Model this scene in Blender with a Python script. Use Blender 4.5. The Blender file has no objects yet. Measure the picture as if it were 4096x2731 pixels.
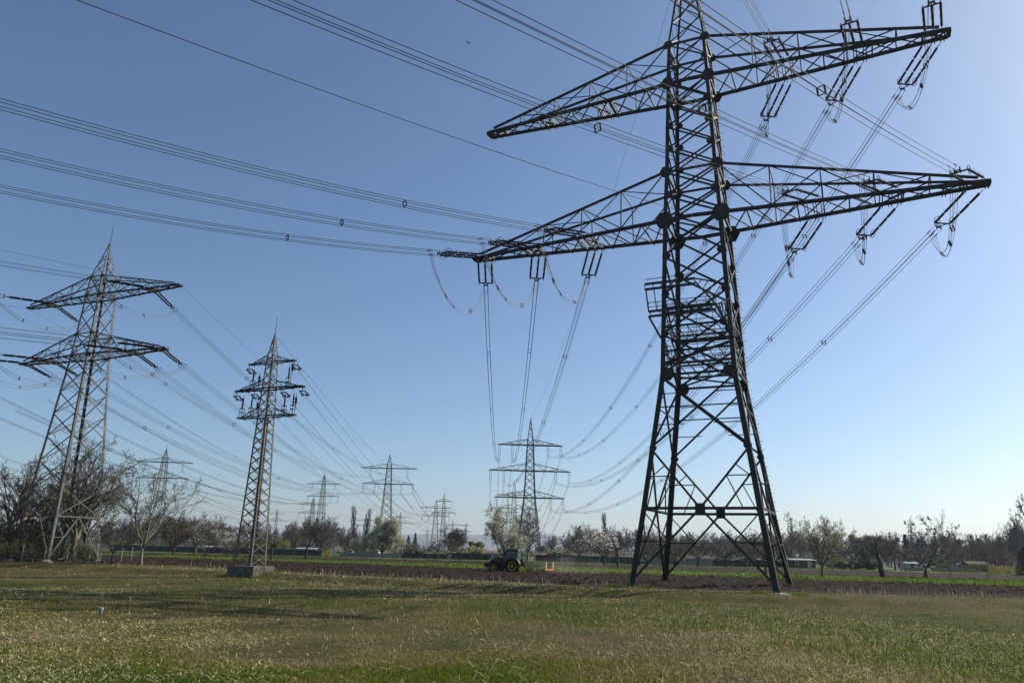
import bpy, math, random
import numpy as np
from mathutils import Vector, Matrix

S = bpy.context.scene
COL = S.collection
R = math.radians
rnd = random.Random(7)
npr = np.random.default_rng(11)

# ------------------------------------------------------------------ camera, sky, sun
FPX, PITCH, ROLL, HCAM = 3022.33, 0.26817, 0.023563, 3.024      # focal length in px of a 4096 px wide frame
cam_d = bpy.data.cameras.new('camera'); cam = bpy.data.objects.new('camera', cam_d); COL.objects.link(cam)
cam_d.sensor_width = 36.0; cam_d.lens = FPX / 4096 * 36.0
cam_d.clip_start = 0.1; cam_d.clip_end = 40000
cp, sp, cr, sr = math.cos(PITCH), math.sin(PITCH), math.cos(ROLL), math.sin(ROLL)
r0, u0, f0 = Vector((1, 0, 0)), Vector((0, -sp, cp)), Vector((0, cp, sp))
right = r0 * cr + u0 * sr; up = u0 * cr - r0 * sr
cam.matrix_world = Matrix(((right.x, up.x, -f0.x, 0), (right.y, up.y, -f0.y, 0), (right.z, up.z, -f0.z, HCAM), (0, 0, 0, 1)))
S.camera = cam
S.render.resolution_x, S.render.resolution_y = 1024, 682
S.render.engine = 'CYCLES'

SUN_AZ, SUN_EL = R(24), R(34)           # azimuth measured from +X towards +Y
w = bpy.data.worlds.new('World'); S.world = w; w.use_nodes = True
nt = w.node_tree; bg = nt.nodes['Background']
sky = nt.nodes.new('ShaderNodeTexSky'); sky.sky_type = 'NISHITA'; sky.sun_disc = False
sky.sun_elevation = SUN_EL; sky.sun_rotation = R(90) - SUN_AZ
sky.air_density = 1.0; sky.dust_density = 1.2; sky.air_density = 0.9; sky.ozone_density = 4.0; sky.altitude = 100
tint = nt.nodes.new('ShaderNodeMix'); tint.data_type = 'RGBA'; tint.blend_type = 'MULTIPLY'; tint.inputs[0].default_value = 1.0; tint.inputs[7].default_value = (0.95, 0.985, 0.985, 1)
nt.links.new(sky.outputs[0], tint.inputs[6]); nt.links.new(tint.outputs[2], bg.inputs[0]); bg.inputs[1].default_value = 0.107
sl = bpy.data.lights.new('sun', 'SUN'); sun = bpy.data.objects.new('sun', sl); COL.objects.link(sun)
sl.energy = 5.0; sl.angle = R(0.53); sl.color = (1.0, 0.94, 0.84)
sd = Vector((math.cos(SUN_AZ) * math.cos(SUN_EL), math.sin(SUN_AZ) * math.cos(SUN_EL), math.sin(SUN_EL)))
sun.rotation_euler = sd.to_track_quat('Z', 'Y').to_euler()
S.view_settings.view_transform = 'Standard'; S.view_settings.look = 'None'; S.view_settings.gamma = 1.0
S.view_settings.exposure = 0.32
S.cycles.max_bounces = 6; S.cycles.transparent_max_bounces = 8
S.cycles.volume_bounces = 0

# ------------------------------------------------------------------ survey helpers
def ray(u, v):
    a, b = u - 2048, v - 1365.5
    x = (a * cr + b * sr) / FPX; y = -(-a * sr + b * cr) / FPX
    return np.array([x, cp - y * sp, sp + y * cp])
def at(u, v, Y):
    d = ray(u, v); q = d * (Y / d[1]); q[2] += HCAM; return q
def gx(u, Y, v=2230): return float(at(u, v, Y)[0])
def hz(u, v, Y): return float(at(u, v, Y)[2])

# ------------------------------------------------------------------ materials
def mat(name, col, rough=0.8, metal=0.0, noise=None, var=0.25, bump=0.0, spec=0.5, trans=0.0, col2=None, coord='Object'):
    m = bpy.data.materials.new(name); m.use_nodes = True; t = m.node_tree; b = t.nodes['Principled BSDF']
    b.inputs['Roughness'].default_value = rough; b.inputs['Metallic'].default_value = metal
    b.inputs['Specular IOR Level'].default_value = spec
    if col2 is None: col2 = tuple(c * (1 - var) for c in col)
    if noise:
        tc = t.nodes.new('ShaderNodeTexCoord'); n = t.nodes.new('ShaderNodeTexNoise')
        n.inputs['Scale'].default_value = noise; n.inputs['Detail'].default_value = 6; n.inputs['Roughness'].default_value = 0.65
        rp = t.nodes.new('ShaderNodeValToRGB')
        rp.color_ramp.elements[0].position = 0.35; rp.color_ramp.elements[1].position = 0.65
        rp.color_ramp.elements[0].color = (*col2, 1); rp.color_ramp.elements[1].color = (*col, 1)
        t.links.new(tc.outputs[coord], n.inputs['Vector']); t.links.new(n.outputs['Fac'], rp.inputs[0])
        t.links.new(rp.outputs[0], b.inputs['Base Color'])
        if bump:
            bp = t.nodes.new('ShaderNodeBump'); bp.inputs['Strength'].default_value = bump
            t.links.new(n.outputs['Fac'], bp.inputs['Height']); t.links.new(bp.outputs[0], b.inputs['Normal'])
    else:
        b.inputs['Base Color'].default_value = (*col, 1)
    if trans:
        b.inputs['Transmission Weight'].default_value = trans
    return m
def leafmat(name, col, t=0.35):
    m = bpy.data.materials.new(name); m.use_nodes = True; nt = m.node_tree; b = nt.nodes['Principled BSDF']
    b.inputs['Roughness'].default_value = 0.9; b.inputs['Specular IOR Level'].default_value = 0.04
    oi = nt.nodes.new('ShaderNodeNewGeometry'); mx = nt.nodes.new('ShaderNodeMix'); mx.data_type = 'RGBA'
    mx.inputs[6].default_value = (*[c * 0.42 for c in col], 1); mx.inputs[7].default_value = (*[min(1, c * 1.55) for c in col], 1)
    nt.links.new(oi.outputs['Random Per Island'], mx.inputs[0]); nt.links.new(mx.outputs[2], b.inputs['Base Color'])
    tr = nt.nodes.new('ShaderNodeBsdfTranslucent'); nt.links.new(mx.outputs[2], tr.inputs[0])
    ms = nt.nodes.new('ShaderNodeMixShader'); ms.inputs[0].default_value = t
    nt.links.new(b.outputs[0], ms.inputs[1]); nt.links.new(tr.outputs[0], ms.inputs[2])
    nt.links.new(ms.outputs[0], nt.nodes['Material Output'].inputs[0])
    return m
M = dict(
    dark_steel=mat('dark_painted_steel', (0.032, 0.031, 0.025), 0.65, 0.0, 1.6, 0.5, 0, .22),
    grey_steel=mat('galvanised_steel', (0.125, 0.12, 0.105), 0.65, 0.0, 1.0, 0.45, 0, .3),
    rust_steel=mat('weathered_brown_steel', (0.115, 0.095, 0.065), 0.7, 0.0, 1.1, 0.5),
    far_steel=mat('distant_green_grey_steel', (0.10, 0.11, 0.10), 0.7),
    wire=mat('aluminium_conductor', (0.04, 0.04, 0.042), 0.7, 0.0, spec=.2),
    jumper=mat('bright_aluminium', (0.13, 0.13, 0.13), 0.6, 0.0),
    porcelain=mat('brown_porcelain', (0.016, 0.011, 0.009), 0.85, spec=.04),
    fitting=mat('galvanised_fitting', (0.05, 0.047, 0.044), 0.7, 0.0, spec=.15),
    concrete=mat('concrete', (0.36, 0.34, 0.29), 0.9, 0, 3.0, 0.35, 0.3),
    mossy=mat('mossy_concrete', (0.16, 0.15, 0.11), 0.95, 0, 2.0, 0.7, 0.5),
    bark=mat('grey_bark', (0.085, 0.072, 0.058), 0.9, 0, 4.0, 0.4),
    bark_y=mat('lichen_bark', (0.19, 0.17, 0.10), 0.9, 0, 3.0, 0.5),
    bark_d=mat('dark_bark', (0.035, 0.030, 0.026), 0.9, 0, 4.0, 0.4),
    twig=mat('brown_twigs', (0.088, 0.078, 0.064), 0.9), twig_g=mat('grey_twigs', (0.095, 0.085, 0.075), 0.9),
    twig_r=mat('reddish_twigs', (0.088, 0.072, 0.055), 0.9), twig_b=mat('olive_brown_twigs', (0.075, 0.066, 0.040), 0.9), twig_o=mat('olive_twigs', (0.13, 0.12, 0.06), 0.9),
    blossom=leafmat('white_blossom', (0.60, 0.57, 0.50), 0.3), blossom_w=leafmat('white_blossom_with_young_leaf', (0.46, 0.45, 0.33), 0.35), blossom_y=leafmat('cream_blossom_and_leaf', (0.40, 0.38, 0.22), 0.35),
    leaf_olive=leafmat('olive_spring_leaf', (0.15, 0.145, 0.045)), leaf_dark=leafmat('dark_evergreen_leaf', (0.018, 0.028, 0.014), 0.15),
    leaf_green=leafmat('fresh_green_leaf', (0.09, 0.12, 0.035)), leaf_yg=leafmat('yellow_green_leaf', (0.20, 0.19, 0.06)),
    leaf_brown=leafmat('brown_dry_leaf', (0.11, 0.085, 0.045)), leaf_purple=leafmat('purple_leaf', (0.055, 0.028, 0.032)),
    forsythia=leafmat('yellow_flower', (0.36, 0.25, 0.03)), leaf_pink=leafmat('pink_flower', (0.35, 0.16, 0.2)),
    ivy=leafmat('mistletoe_leaf', (0.035, 0.04, 0.02), 0.15),
)

# ------------------------------------------------------------------ mesh builder
class MB:
    def __init__(s): s.v = []; s.f = []; s.mi = []; s.cm = 0
    def add(s, vs, fs):
        o = len(s.v); s.v += [tuple(map(float, q)) for q in vs]
        for f in fs: s.f.append(tuple(i + o for i in f)); s.mi.append(s.cm)
    def hexa(s, c):   # 8 corners bottom4 top4
        s.add(c, [(0, 3, 2, 1), (4, 5, 6, 7), (0, 1, 5, 4), (1, 2, 6, 5), (2, 3, 7, 6), (3, 0, 4, 7)])
    def box(s, c, d, rz=0.0, tilt=0.0):
        cx, cy, cz = c; dx, dy, dz = [x / 2 for x in d]; co, si = math.cos(rz), math.sin(rz); ct, st = math.cos(tilt), math.sin(tilt)
        out = []
        for z in (-dz, dz):
            for x, y in ((-dx, -dy), (dx, -dy), (dx, dy), (-dx, dy)):
                x2, z2 = x * ct + z * st, -x * st + z * ct
                out.append((cx + x2 * co - y * si, cy + x2 * si + y * co, cz + z2))
        s.hexa(out)
    def bar(s, p, q, w, h=None, side=None):
        p, q = Vector(p), Vector(q); h = h or w; d = (q - p)
        if d.length < 1e-6: return
        d.normalize(); sv = Vector(side) if side is not None else Vector((0, 0, 1)) if abs(d.z) < .95 else Vector((1, 0, 0))
        b = d.cross(sv); b.normalize(); a = b.cross(d); a.normalize()
        a *= h / 2; b *= w / 2
        s.hexa([p - a - b, p - a + b, p + a + b, p + a - b, q - a - b, q - a + b, q + a + b, q + a - b])
    def angle(s, p, q, w, t, n1, n2):
        """steel angle: two flanges leaving the line p-q along n1 and n2"""
        p, q, n1, n2 = Vector(p), Vector(q), Vector(n1).normalized(), Vector(n2).normalized()
        for a, b, k in ((n1, n2, 0), (n2, n1, t)):
            o = a * k; l = a * w; e = b * t
            s.hexa([p + o, p + l, p + l + e, p + o + e, q + o, q + l, q + l + e, q + o + e])
    def tube(s, pts, r, n=6, r2=None, cap=True):
        pts = [Vector(q) for q in pts]; m = len(pts); o = len(s.v); r2 = r if r2 is None else r2
        ref = None
        for i, q in enumerate(pts):
            d = (pts[min(i + 1, m - 1)] - pts[max(i - 1, 0)]).normalized()
            if ref is None: ref = Vector((0, 0, 1)) if abs(d.z) < .9 else Vector((1, 0, 0))
            b = d.cross(ref).normalized(); a = b.cross(d).normalized(); ref = a
            rr = r + (r2 - r) * i / max(1, m - 1)
            for k in range(n):
                an = 2 * math.pi * k / n; s.v.append(tuple(q + a * (math.cos(an) * rr) + b * (math.sin(an) * rr)))
        for i in range(m - 1):
            for k in range(n):
                k2 = (k + 1) % n; s.f.append((o + i * n + k, o + i * n + k2, o + i * n + n + k2, o + i * n + n + k)); s.mi.append(s.cm)
        if cap:
            s.f.append(tuple(o + k for k in range(n - 1, -1, -1))); s.mi.append(s.cm)
            s.f.append(tuple(o + (m - 1) * n + k for k in range(n))); s.mi.append(s.cm)
    def ring(s, c, ax, R_, r, n=20, m=5):
        c, ax = Vector(c), Vector(ax).normalized(); rf = Vector((0, 0, 1)) if abs(ax.z) < .9 else Vector((1, 0, 0))
        a = ax.cross(rf).normalized(); b = ax.cross(a).normalized(); o = len(s.v)
        for i in range(n):
            t = 2 * math.pi * i / n; d = a * math.cos(t) + b * math.sin(t)
            for k in range(m):
                an = 2 * math.pi * k / m; s.v.append(tuple(c + d * (R_ + r * math.cos(an)) + ax * (r * math.sin(an))))
        for i in range(n):
            for k in range(m):
                i2, k2 = (i + 1) % n, (k + 1) % m
                s.f.append((o + i * m + k, o + i2 * m + k, o + i2 * m + k2, o + i * m + k2)); s.mi.append(s.cm)
    def plate(s, c, n, rad, t, k=8, squash=1.0, turn=0.0):
        c, n = Vector(c), Vector(n).normalized(); rf = Vector((0, 0, 1)); a = n.cross(rf).normalized(); b = a.cross(n).normalized()
        lo, hi = [], []
        for i in range(k):
            an = 2 * math.pi * (i + .5) / k + turn; d = a * (math.cos(an) * rad * squash) + b * (math.sin(an) * rad)
            lo.append(c + d - n * t / 2); hi.append(c + d + n * t / 2)
        s.add(lo + hi, [tuple(range(k - 1, -1, -1)), tuple(range(k, 2 * k))] + [(i, (i + 1) % k, k + (i + 1) % k, k + i) for i in range(k)])
    def lathe(s, c, prof, n=16, ax='z'):
        o = len(s.v)
        for (r, z) in prof:
            for k in range(n):
                an = 2 * math.pi * k / n; x, y = r * math.cos(an), r * math.sin(an)
                s.v.append((c[0] + x, c[1] + y, c[2] + z) if ax == 'z' else (c[0] + x, c[1] + z, c[2] + y))
        for i in range(len(prof) - 1):
            for k in range(n):
                k2 = (k + 1) % n; s.f.append((o + i * n + k, o + i * n + k2, o + i * n + n + k2, o + i * n + n + k)); s.mi.append(s.cm)
        s.f.append(tuple(o + k for k in range(n - 1, -1, -1))); s.mi.append(s.cm)
        s.f.append(tuple(o + (len(prof) - 1) * n + k for k in range(n))); s.mi.append(s.cm)
    def build(s, name, m, parent=None, smooth=False):
        me = bpy.data.meshes.new(name); me.from_pydata(s.v, [], s.f)
        for k in (m if isinstance(m, (list, tuple)) else [m]): me.materials.append(k)
        if any(s.mi): me.polygons.foreach_set('material_index', s.mi)
        if smooth: me.polygons.foreach_set('use_smooth', [True] * len(s.f))
        me.validate(); me.update()
        o = bpy.data.objects.new(name, me); COL.objects.link(o)
        if parent: o.parent = parent
        return o
def np_mesh(name, V, F, m, parent=None, mi=None, smooth=False):
    """V (n,3), F (k,3|4) as one mesh"""
    me = bpy.data.meshes.new(name); V = np.asarray(V, np.float32); F = np.asarray(F, np.int32); k, c = F.shape
    me.vertices.add(len(V)); me.vertices.foreach_set('co', V.ravel())
    me.loops.add(k * c); me.loops.foreach_set('vertex_index', F.ravel())
    me.polygons.add(k); me.polygons.foreach_set('loop_start', np.arange(0, k * c, c, dtype=np.int32))
    for q in (m if isinstance(m, (list, tuple)) else [m]): me.materials.append(q)
    if mi is not None: me.polygons.foreach_set('material_index', np.asarray(mi, np.int32))
    if smooth: me.polygons.foreach_set('use_smooth', np.ones(k, bool))
    me.update(calc_edges=True); me.validate()
    o = bpy.data.objects.new(name, me); COL.objects.link(o)
    if parent: o.parent = parent
    return o
def tag(o, label=None, cat=None, group=None, kind=None):
    if label: o['label'] = label
    if cat: o['category'] = cat
    if group: o['group'] = group
    if kind: o['kind'] = kind
    return o
def thing(name, label, cat, loc=(0, 0, 0), rz=0.0, group=None):
    o = bpy.data.objects.new(name, None); COL.objects.link(o); o.location = loc; o.rotation_euler = (0, 0, rz)
    o.empty_display_size = 0.5
    return tag(o, label, cat, group)
def dup(root, loc, rz=0.0, sc=None, label=None, group=None):
    r = root.copy(); COL.objects.link(r); r.location = loc; r.rotation_euler = (0, 0, rz)
    if sc is not None: r.scale = sc if isinstance(sc, tuple) else (sc, sc, sc)
    if label: r['label'] = label
    if group: r['group'] = group
    for ch in list(root.children):
        c = ch.copy(); COL.objects.link(c); c.parent = r
        for g in ch.children:
            d = g.copy(); COL.objects.link(d); d.parent = c
    return r

# ------------------------------------------------------------------ terrain
EX = np.array([-400, -90, -53, -42, -26, -16, -2, 7, 26, 45, 90, 400.]); EY = np.array([125, 112, 104, 103, 89, 81, 76, 70.5, 69, 69, 66, 60.])
def edge(x): return np.interp(x, EX, EY)
BX = np.array([-400, -60, -26, -16, -6, 4, 12, 22, 32, 45, 90, 400.]); BY = np.array([116, 99, 84, 76, 70, 64.5, 61.5, 60.5, 62, 66, 62, 56.])
_k = npr.uniform(0, 6.28, 40); _d = npr.uniform(0, 6.28, 40); _f = np.exp(npr.uniform(math.log(.06), math.log(1.6), 40))
def fbm(x, y, lo=0, hi=40, pw=0.6):
    o = np.zeros_like(np.asarray(x, float)); tot = 0
    for i in range(lo, hi):
        a = _f[i] ** -pw; tot += a * a / 2
        o = o + a * np.sin(_f[i] * (x * math.cos(_d[i]) + y * math.sin(_d[i])) + _k[i])
    return o / math.sqrt(tot)
def meadow_z(x, y):
    t = np.clip((np.interp(x, BX, BY) - y) / 3.0, 0, 1); t = t * t * (3 - 2 * t)
    e = np.clip((edge(x) - y) / 2.0, 0, 1)
    return -0.5 * t + 0.05 * fbm(x, y) * e + 0.012

def grass_ground_mat():
    m = bpy.data.materials.new('meadow_soil'); m.use_nodes = True; t = m.node_tree; b = t.nodes['Principled BSDF']
    b.inputs['Roughness'].default_value = 1.0; b.inputs['Specular IOR Level'].default_value = 0.1
    tc = t.nodes.new('ShaderNodeTexCoord')
    n1 = t.nodes.new('ShaderNodeTexNoise'); n1.inputs['Scale'].default_value = 0.35; n1.inputs['Detail'].default_value = 8; n1.inputs['Roughness'].default_value = .7
    n2 = t.nodes.new('ShaderNodeTexNoise'); n2.inputs['Scale'].default_value = 11.0; n2.inputs['Detail'].default_value = 6; n2.inputs['Roughness'].default_value = .7
    r1 = t.nodes.new('ShaderNodeValToRGB'); e = r1.color_ramp.elements
    e[0].position = .38; e[0].color = (.045, .058, .012, 1); e[1].position = .62; e[1].color = (.11, .082, .045, 1)
    r2 = t.nodes.new('ShaderNodeValToRGB'); e = r2.color_ramp.elements
    e[0].position = .38; e[0].color = (.25, .25, .22, 1); e[1].position = .64; e[1].color = (1.6, 1.5, 1.25, 1)
    mx = t.nodes.new('ShaderNodeMix'); mx.data_type = 'RGBA'; mx.blend_type = 'MULTIPLY'; mx.inputs[0].default_value = 1
    for n in (n1, n2): t.links.new(tc.outputs['Object'], n.inputs['Vector'])
    t.links.new(n1.outputs[0], r1.inputs[0]); t.links.new(n2.outputs[0], r2.inputs[0])
    t.links.new(r1.outputs[0], mx.inputs[6]); t.links.new(r2.outputs[0], mx.inputs[7]); t.links.new(mx.outputs[2], b.inputs['Base Color'])
    bp = t.nodes.new('ShaderNodeBump'); bp.inputs['Strength'].default_value = .8; bp.inputs['Distance'].default_value = .1
    t.links.new(n2.outputs[0], bp.inputs['Height']); t.links.new(bp.outputs[0], b.inputs['Normal'])
    return m
MG = grass_ground_mat()
M['green_ground'] = mat('green_strip_ground', (.115, .155, .025), 1, 0, .6, .45, .6)
M['soil'] = mat('ploughed_soil', (.044, .033, .026), 1, 0, 2.2, .6, .5, spec=.05)
M['soil2'] = mat('dry_ploughed_soil', (.052, .040, .032), 1, 0, 1.4, .5, .5, spec=.05)
M['far_ground'] = mat('far_meadow', (.07, .08, .03), 1, 0, .02, .4)

def sheet(name, xs, ylo, yhi, ny, zf, m, jitter=0.0):
    xs = np.asarray(xs, float); a, b = ylo(xs), yhi(xs); t = np.linspace(0, 1, ny)
    X = np.repeat(xs[None], ny, 0); Y = a[None] + (b - a)[None] * t[:, None]
    if jitter: X = X + npr.uniform(-jitter, jitter, X.shape); Y = Y + npr.uniform(-jitter, jitter, Y.shape) * ((t > 0) & (t < 1))[:, None]
    Z = zf(X, Y); n = len(xs)
    idx = np.arange(ny * n).reshape(ny, n); F = np.stack([idx[:-1, :-1], idx[:-1, 1:], idx[1:, 1:], idx[1:, :-1]], -1).reshape(-1, 4)
    return tag(np_mesh(name, np.stack([X, Y, Z], -1).reshape(-1, 3), F, m), kind='structure')
def pl(xs, ys): return lambda x: np.interp(x, xs, ys)
B1 = pl([-400, -110, -73, -50, -25, -4, 15, 39, 59, 120, 400], [215, 163, 144, 133, 125, 114, 105, 98, 90.5, 84, 70])
G1 = pl([-400, -110, -83, -48, -31, -5, 20, 49, 80, 140, 400], [225, 180, 172, 162, 156, 150, 141, 126, 121, 116, 100])
B2 = pl([-400, -110, -36, 15, 54, 121, 400], [235, 196, 185, 180, 176, 170, 150])
GF = pl([-400, -110, 0, 134, 400], [250, 226, 214, 203, 185])
sheet('meadow', np.concatenate([np.linspace(-380, -75, 40), np.linspace(-74, 74, 260), np.linspace(75, 380, 40)]), lambda x: x * 0 - 40, lambda x: edge(x) + .6, 150, meadow_z, MG)
def ground_z(X, Y): return np.where(Y < edge(X) + .5, -1.5, -0.03)
gx_ = np.concatenate([-np.geomspace(15000, 400, 14), np.linspace(-380, 380, 120), np.geomspace(400, 15000, 14)])
ny = 26; tt = np.concatenate([[-20, -1.0, .9], np.geomspace(3, 15000, ny - 3)])
Xg = np.repeat(gx_[None], ny, 0); Yg = edge(gx_)[None] + tt[:, None]; Zg = np.where(tt < 0, -1.5, -.03)[:, None] + 0 * Xg
idx = np.arange(ny * len(gx_)).reshape(ny, -1); Fg = np.stack([idx[:-1, :-1], idx[:-1, 1:], idx[1:, 1:], idx[1:, :-1]], -1).reshape(-1, 4)
tag(np_mesh('ground', np.stack([Xg, Yg, Zg], -1).reshape(-1, 3), Fg, M['far_ground']), kind='structure')
def clods(a):
    return lambda X, Y: .03 + (np.abs(npr.normal(0, a, X.shape)) + .05 * np.sin((Y + .5 * X) * 2.2) + .05) * np.clip((Y - edge(X)) / 2.5, .05, 1)
sheet('ploughed_field', np.linspace(-110, 120, 900), edge, B1, 130, clods(.14), M['soil'], .1)
sheet('grass_strip', np.linspace(-160, 180, 240), B1, G1, 40, lambda X, Y: .03 + .05 * (fbm(X, Y) + 1), M['green_ground'])
sheet('ploughed_field', np.linspace(-180, 220, 500), G1, B2, 50, clods(.11), M['soil2'], .1)
sheet('grass_verge', np.linspace(-200, 240, 200), B2, lambda x: GF(x) + 60, 30, lambda X, Y: .025 + .04 * (fbm(X, Y) + 1), M['green_ground'])

# ------------------------------------------------------------------ grass and straw (uncountable)
def blades(n, ymin, ymax, pw, hgt, wid, lean, keep, zf, mats, pick, name, label, xk=.76, xo=6, two=False):
    u = npr.uniform(0, 1, n)
    a, b = ymin ** (1 - pw), ymax ** (1 - pw); y = (a + (b - a) * u) ** (1 / (1 - pw))
    x = npr.uniform(-1, 1, n) * (xk * y + xo)
    k = keep(x, y); x, y = x[k], y[k]; n = len(x)
    z = zf(x, y); h = npr.uniform(*hgt, n); wd = npr.uniform(*wid, n) * (1 + np.clip(y - 30, 0, 60) / 70)
    az = npr.uniform(0, 6.283, n); el = npr.uniform(*lean, n)       # lean = angle from vertical
    dx, dy, dz = np.cos(az) * np.sin(el), np.sin(az) * np.sin(el), np.cos(el)
    fa = az + 1.5708 + npr.normal(0, .5, n); sx, sy = np.cos(fa) * wd / 2, np.sin(fa) * wd / 2
    base = np.stack([x, y, z], 1); D = np.stack([dx, dy, dz], 1) * h[:, None]; Sd = np.stack([sx, sy, 0 * sx], 1)
    lift = np.zeros((n, 3)); lift[:, 2] = .01
    if two:
        bend = np.stack([npr.normal(0, .07, n), npr.normal(0, .07, n), -npr.uniform(0, .14, n)], 1) * h[:, None]
        V = np.stack([base - Sd + lift, base + Sd + lift, base + D * .55 + Sd * .9, base + D * .55 - Sd * .9, base + D + bend + Sd * .4, base + D + bend - Sd * .4], 1).reshape(-1, 3)
        o = np.arange(n)[:, None] * 6; F = np.concatenate([o + np.array([[0, 1, 2, 3]]), o + np.array([[3, 2, 4, 5]])], 1).reshape(-1, 4)
        mi = np.repeat(pick(x, y, n), 2)
    else:
        V = np.stack([base - Sd, base + Sd, base + D], 1).reshape(-1, 3); F = np.arange(3 * n).reshape(-1, 3); mi = pick(x, y, n)
    return tag(np_mesh(name, V, F, mats, mi=mi), label, 'grass', kind='stuff')
GR = [leafmat('grass_green_a', (.055, .118, .006), .4), leafmat('grass_green_b', (.115, .168, .010), .4), leafmat('grass_olive', (.17, .168, .026), .4), leafmat('grass_dry', (.32, .26, .11), .3)]
ST = [leafmat('straw_pale', (.62, .53, .30), .25), leafmat('straw_pinkish', (.48, .38, .22), .25), leafmat('straw_brown', (.13, .09, .06), .1)]
inm = lambda x, y: (y < edge(x) + .3)
patch = lambda x, y: fbm(x * 1.5, y * 1.8, 8, 40) * 1.35 + .45 * npr.normal(0, 1, np.shape(x))
def pick_green(x, y, n):
    p = patch(x, y); far = np.clip((y - 36) / 30, 0, 1) * .45 - .02
    return np.where(p < -.15 - far, 0, np.where(p < .55 - far, 1, np.where(p < 1.3 - far, 2, 3)))
blades(430000, 18, 112, 2.2, (.04, .14), (.014, .032), (0, 1.25), lambda x, y: inm(x, y) & (patch(x, y) < 1.9), meadow_z, GR, pick_green, 'meadow_grass', 'short green spring grass covering the foreground meadow')
blades(40000, 18, 90, 2.2, (.14, .34), (.02, .04), (0, .6), lambda x, y: inm(x, y) & (fbm(x * 1.7 + 9, y * 1.7, 14, 40) < -.95), meadow_z, GR, lambda x, y, n: npr.choice(3, n, p=[.6, .35, .05]), 'grass_tufts', 'longer dark green grass tufts scattered over the meadow')
def pick_straw(x, y, n): return npr.choice(3, n, p=[.44, .32, .24])
blades(430000, 18, 112, 1.75, (.05, .24), (.012, .028), (1.0, 1.6), lambda x, y: inm(x, y) & (1.7 * fbm(x * 1.6 + 40, y * 1.9, 10, 40) + npr.normal(0, .95, np.shape(x)) > .35), meadow_z, ST, pick_straw, 'dry_straw', 'pale dead stalks lying scattered over the meadow grass', two=True)
blades(5000, 18, 60, 2.4, (.2, .5), (.012, .026), (1.15, 1.58), lambda x, y: inm(x, y) & (fbm(x * 1.9 + 3, y * 2.2, 14, 40) + npr.normal(0, .5, np.shape(x)) > .3), meadow_z, ST, lambda x, y, n: npr.choice(3, n, p=[.5, .3, .2]), 'fallen_stalks', 'long fallen dead stalks lying crosswise in the front of the meadow', two=True)
blades(15000, 18, 100, 1.9, (.2, .5), (.010, .020), (.3, 1.5), lambda x, y: inm(x, y) & (fbm(x * 1.3, y + 7, 10, 36) + npr.normal(0, .5, np.shape(x)) > .55), meadow_z, ST, lambda x, y, n: npr.choice(3, n, p=[.3, .3, .4]), 'standing_stalks', 'standing and broken dead stalks rising from the meadow', two=True)
blades(70000, 50, 112, 1.2, (.08, .3), (.014, .03), (.7, 1.55), lambda x, y: (edge(x) - y > .4) & (edge(x) - y < 12) & (x < 6) & (fbm(x * 1.1, y * 2.2, 12, 38) + npr.normal(0, .5, np.shape(x)) > .1), meadow_z, ST, lambda x, y, n: npr.choice(3, n, p=[.5, .4, .1]), 'straw_belt', 'pale belt of dry straw along the field edge at the left', two=True)
blades(26000, 55, 112, 1.2, (.25, .75), (.010, .02), (0, .5), lambda x, y: (np.abs(y - edge(x) + .6 + .8 * np.sin(x * .7)) < 1.1) & (fbm(x * 2, y, 10, 34) > -.5), meadow_z, ST, lambda x, y, n: npr.choice(3, n, p=[.25, .5, .25]), 'tall_dry_grass', 'tall dry grass fringe along the edge of the ploughed field', two=True)
blades(9000, 50, 75, 1.2, (.2, .5), (.02, .04), (0, .7), lambda x, y: (np.abs(y - np.interp(x, BX, BY) + 1) < 1.6) & (x > -4) & (x < 40), meadow_z, GR, lambda x, y, n: npr.integers(0, 3, n), 'bank_grass', 'longer green grass on the low bank at the big pylon feet')
def near_feet(x, y):
    k = np.hypot((x + 27.0) / 3.4, (y - 83.1) / 3.0) < 1
    for fx, fy in ((10.7, 69.6), (22.2, 64.2), (16.0, 81.0), (27.4, 75.6)): k = k | ((np.hypot(x - fx, y - fy) < 2.3) & (np.hypot(x - fx, y - fy) > 1.45))
    return k
blades(300000, 60, 90, 1.02, (.1, .38), (.015, .03), (0, .7), near_feet, meadow_z, GR, lambda x, y, n: npr.choice(4, n, p=[.35, .35, .2, .1]), 'weeds', 'longer weeds growing round the pylon footings')
blades(90000, 85, 190, 1.02, (.12, .42), (.04, .09), (0, .8), lambda x, y: (y > B1(x) - .8) & (y < G1(x) + .6), lambda x, y: x * 0 + .12, GR, lambda x, y, n: npr.choice(3, n, p=[.3, .55, .15]), 'strip_grass', 'bright green grass on the strip between the two ploughed fields', two=False)
blades(50000, 150, 235, 1.02, (.12, .4), (.06, .12), (0, .8), lambda x, y: (y > B2(x) - .6) & (y < GF(x) + 12), lambda x, y: x * 0 + .04, GR, lambda x, y, n: npr.choice(3, n, p=[.4, .4, .2]), 'verge_grass', 'green grass verge in front of the garden fences')

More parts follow.
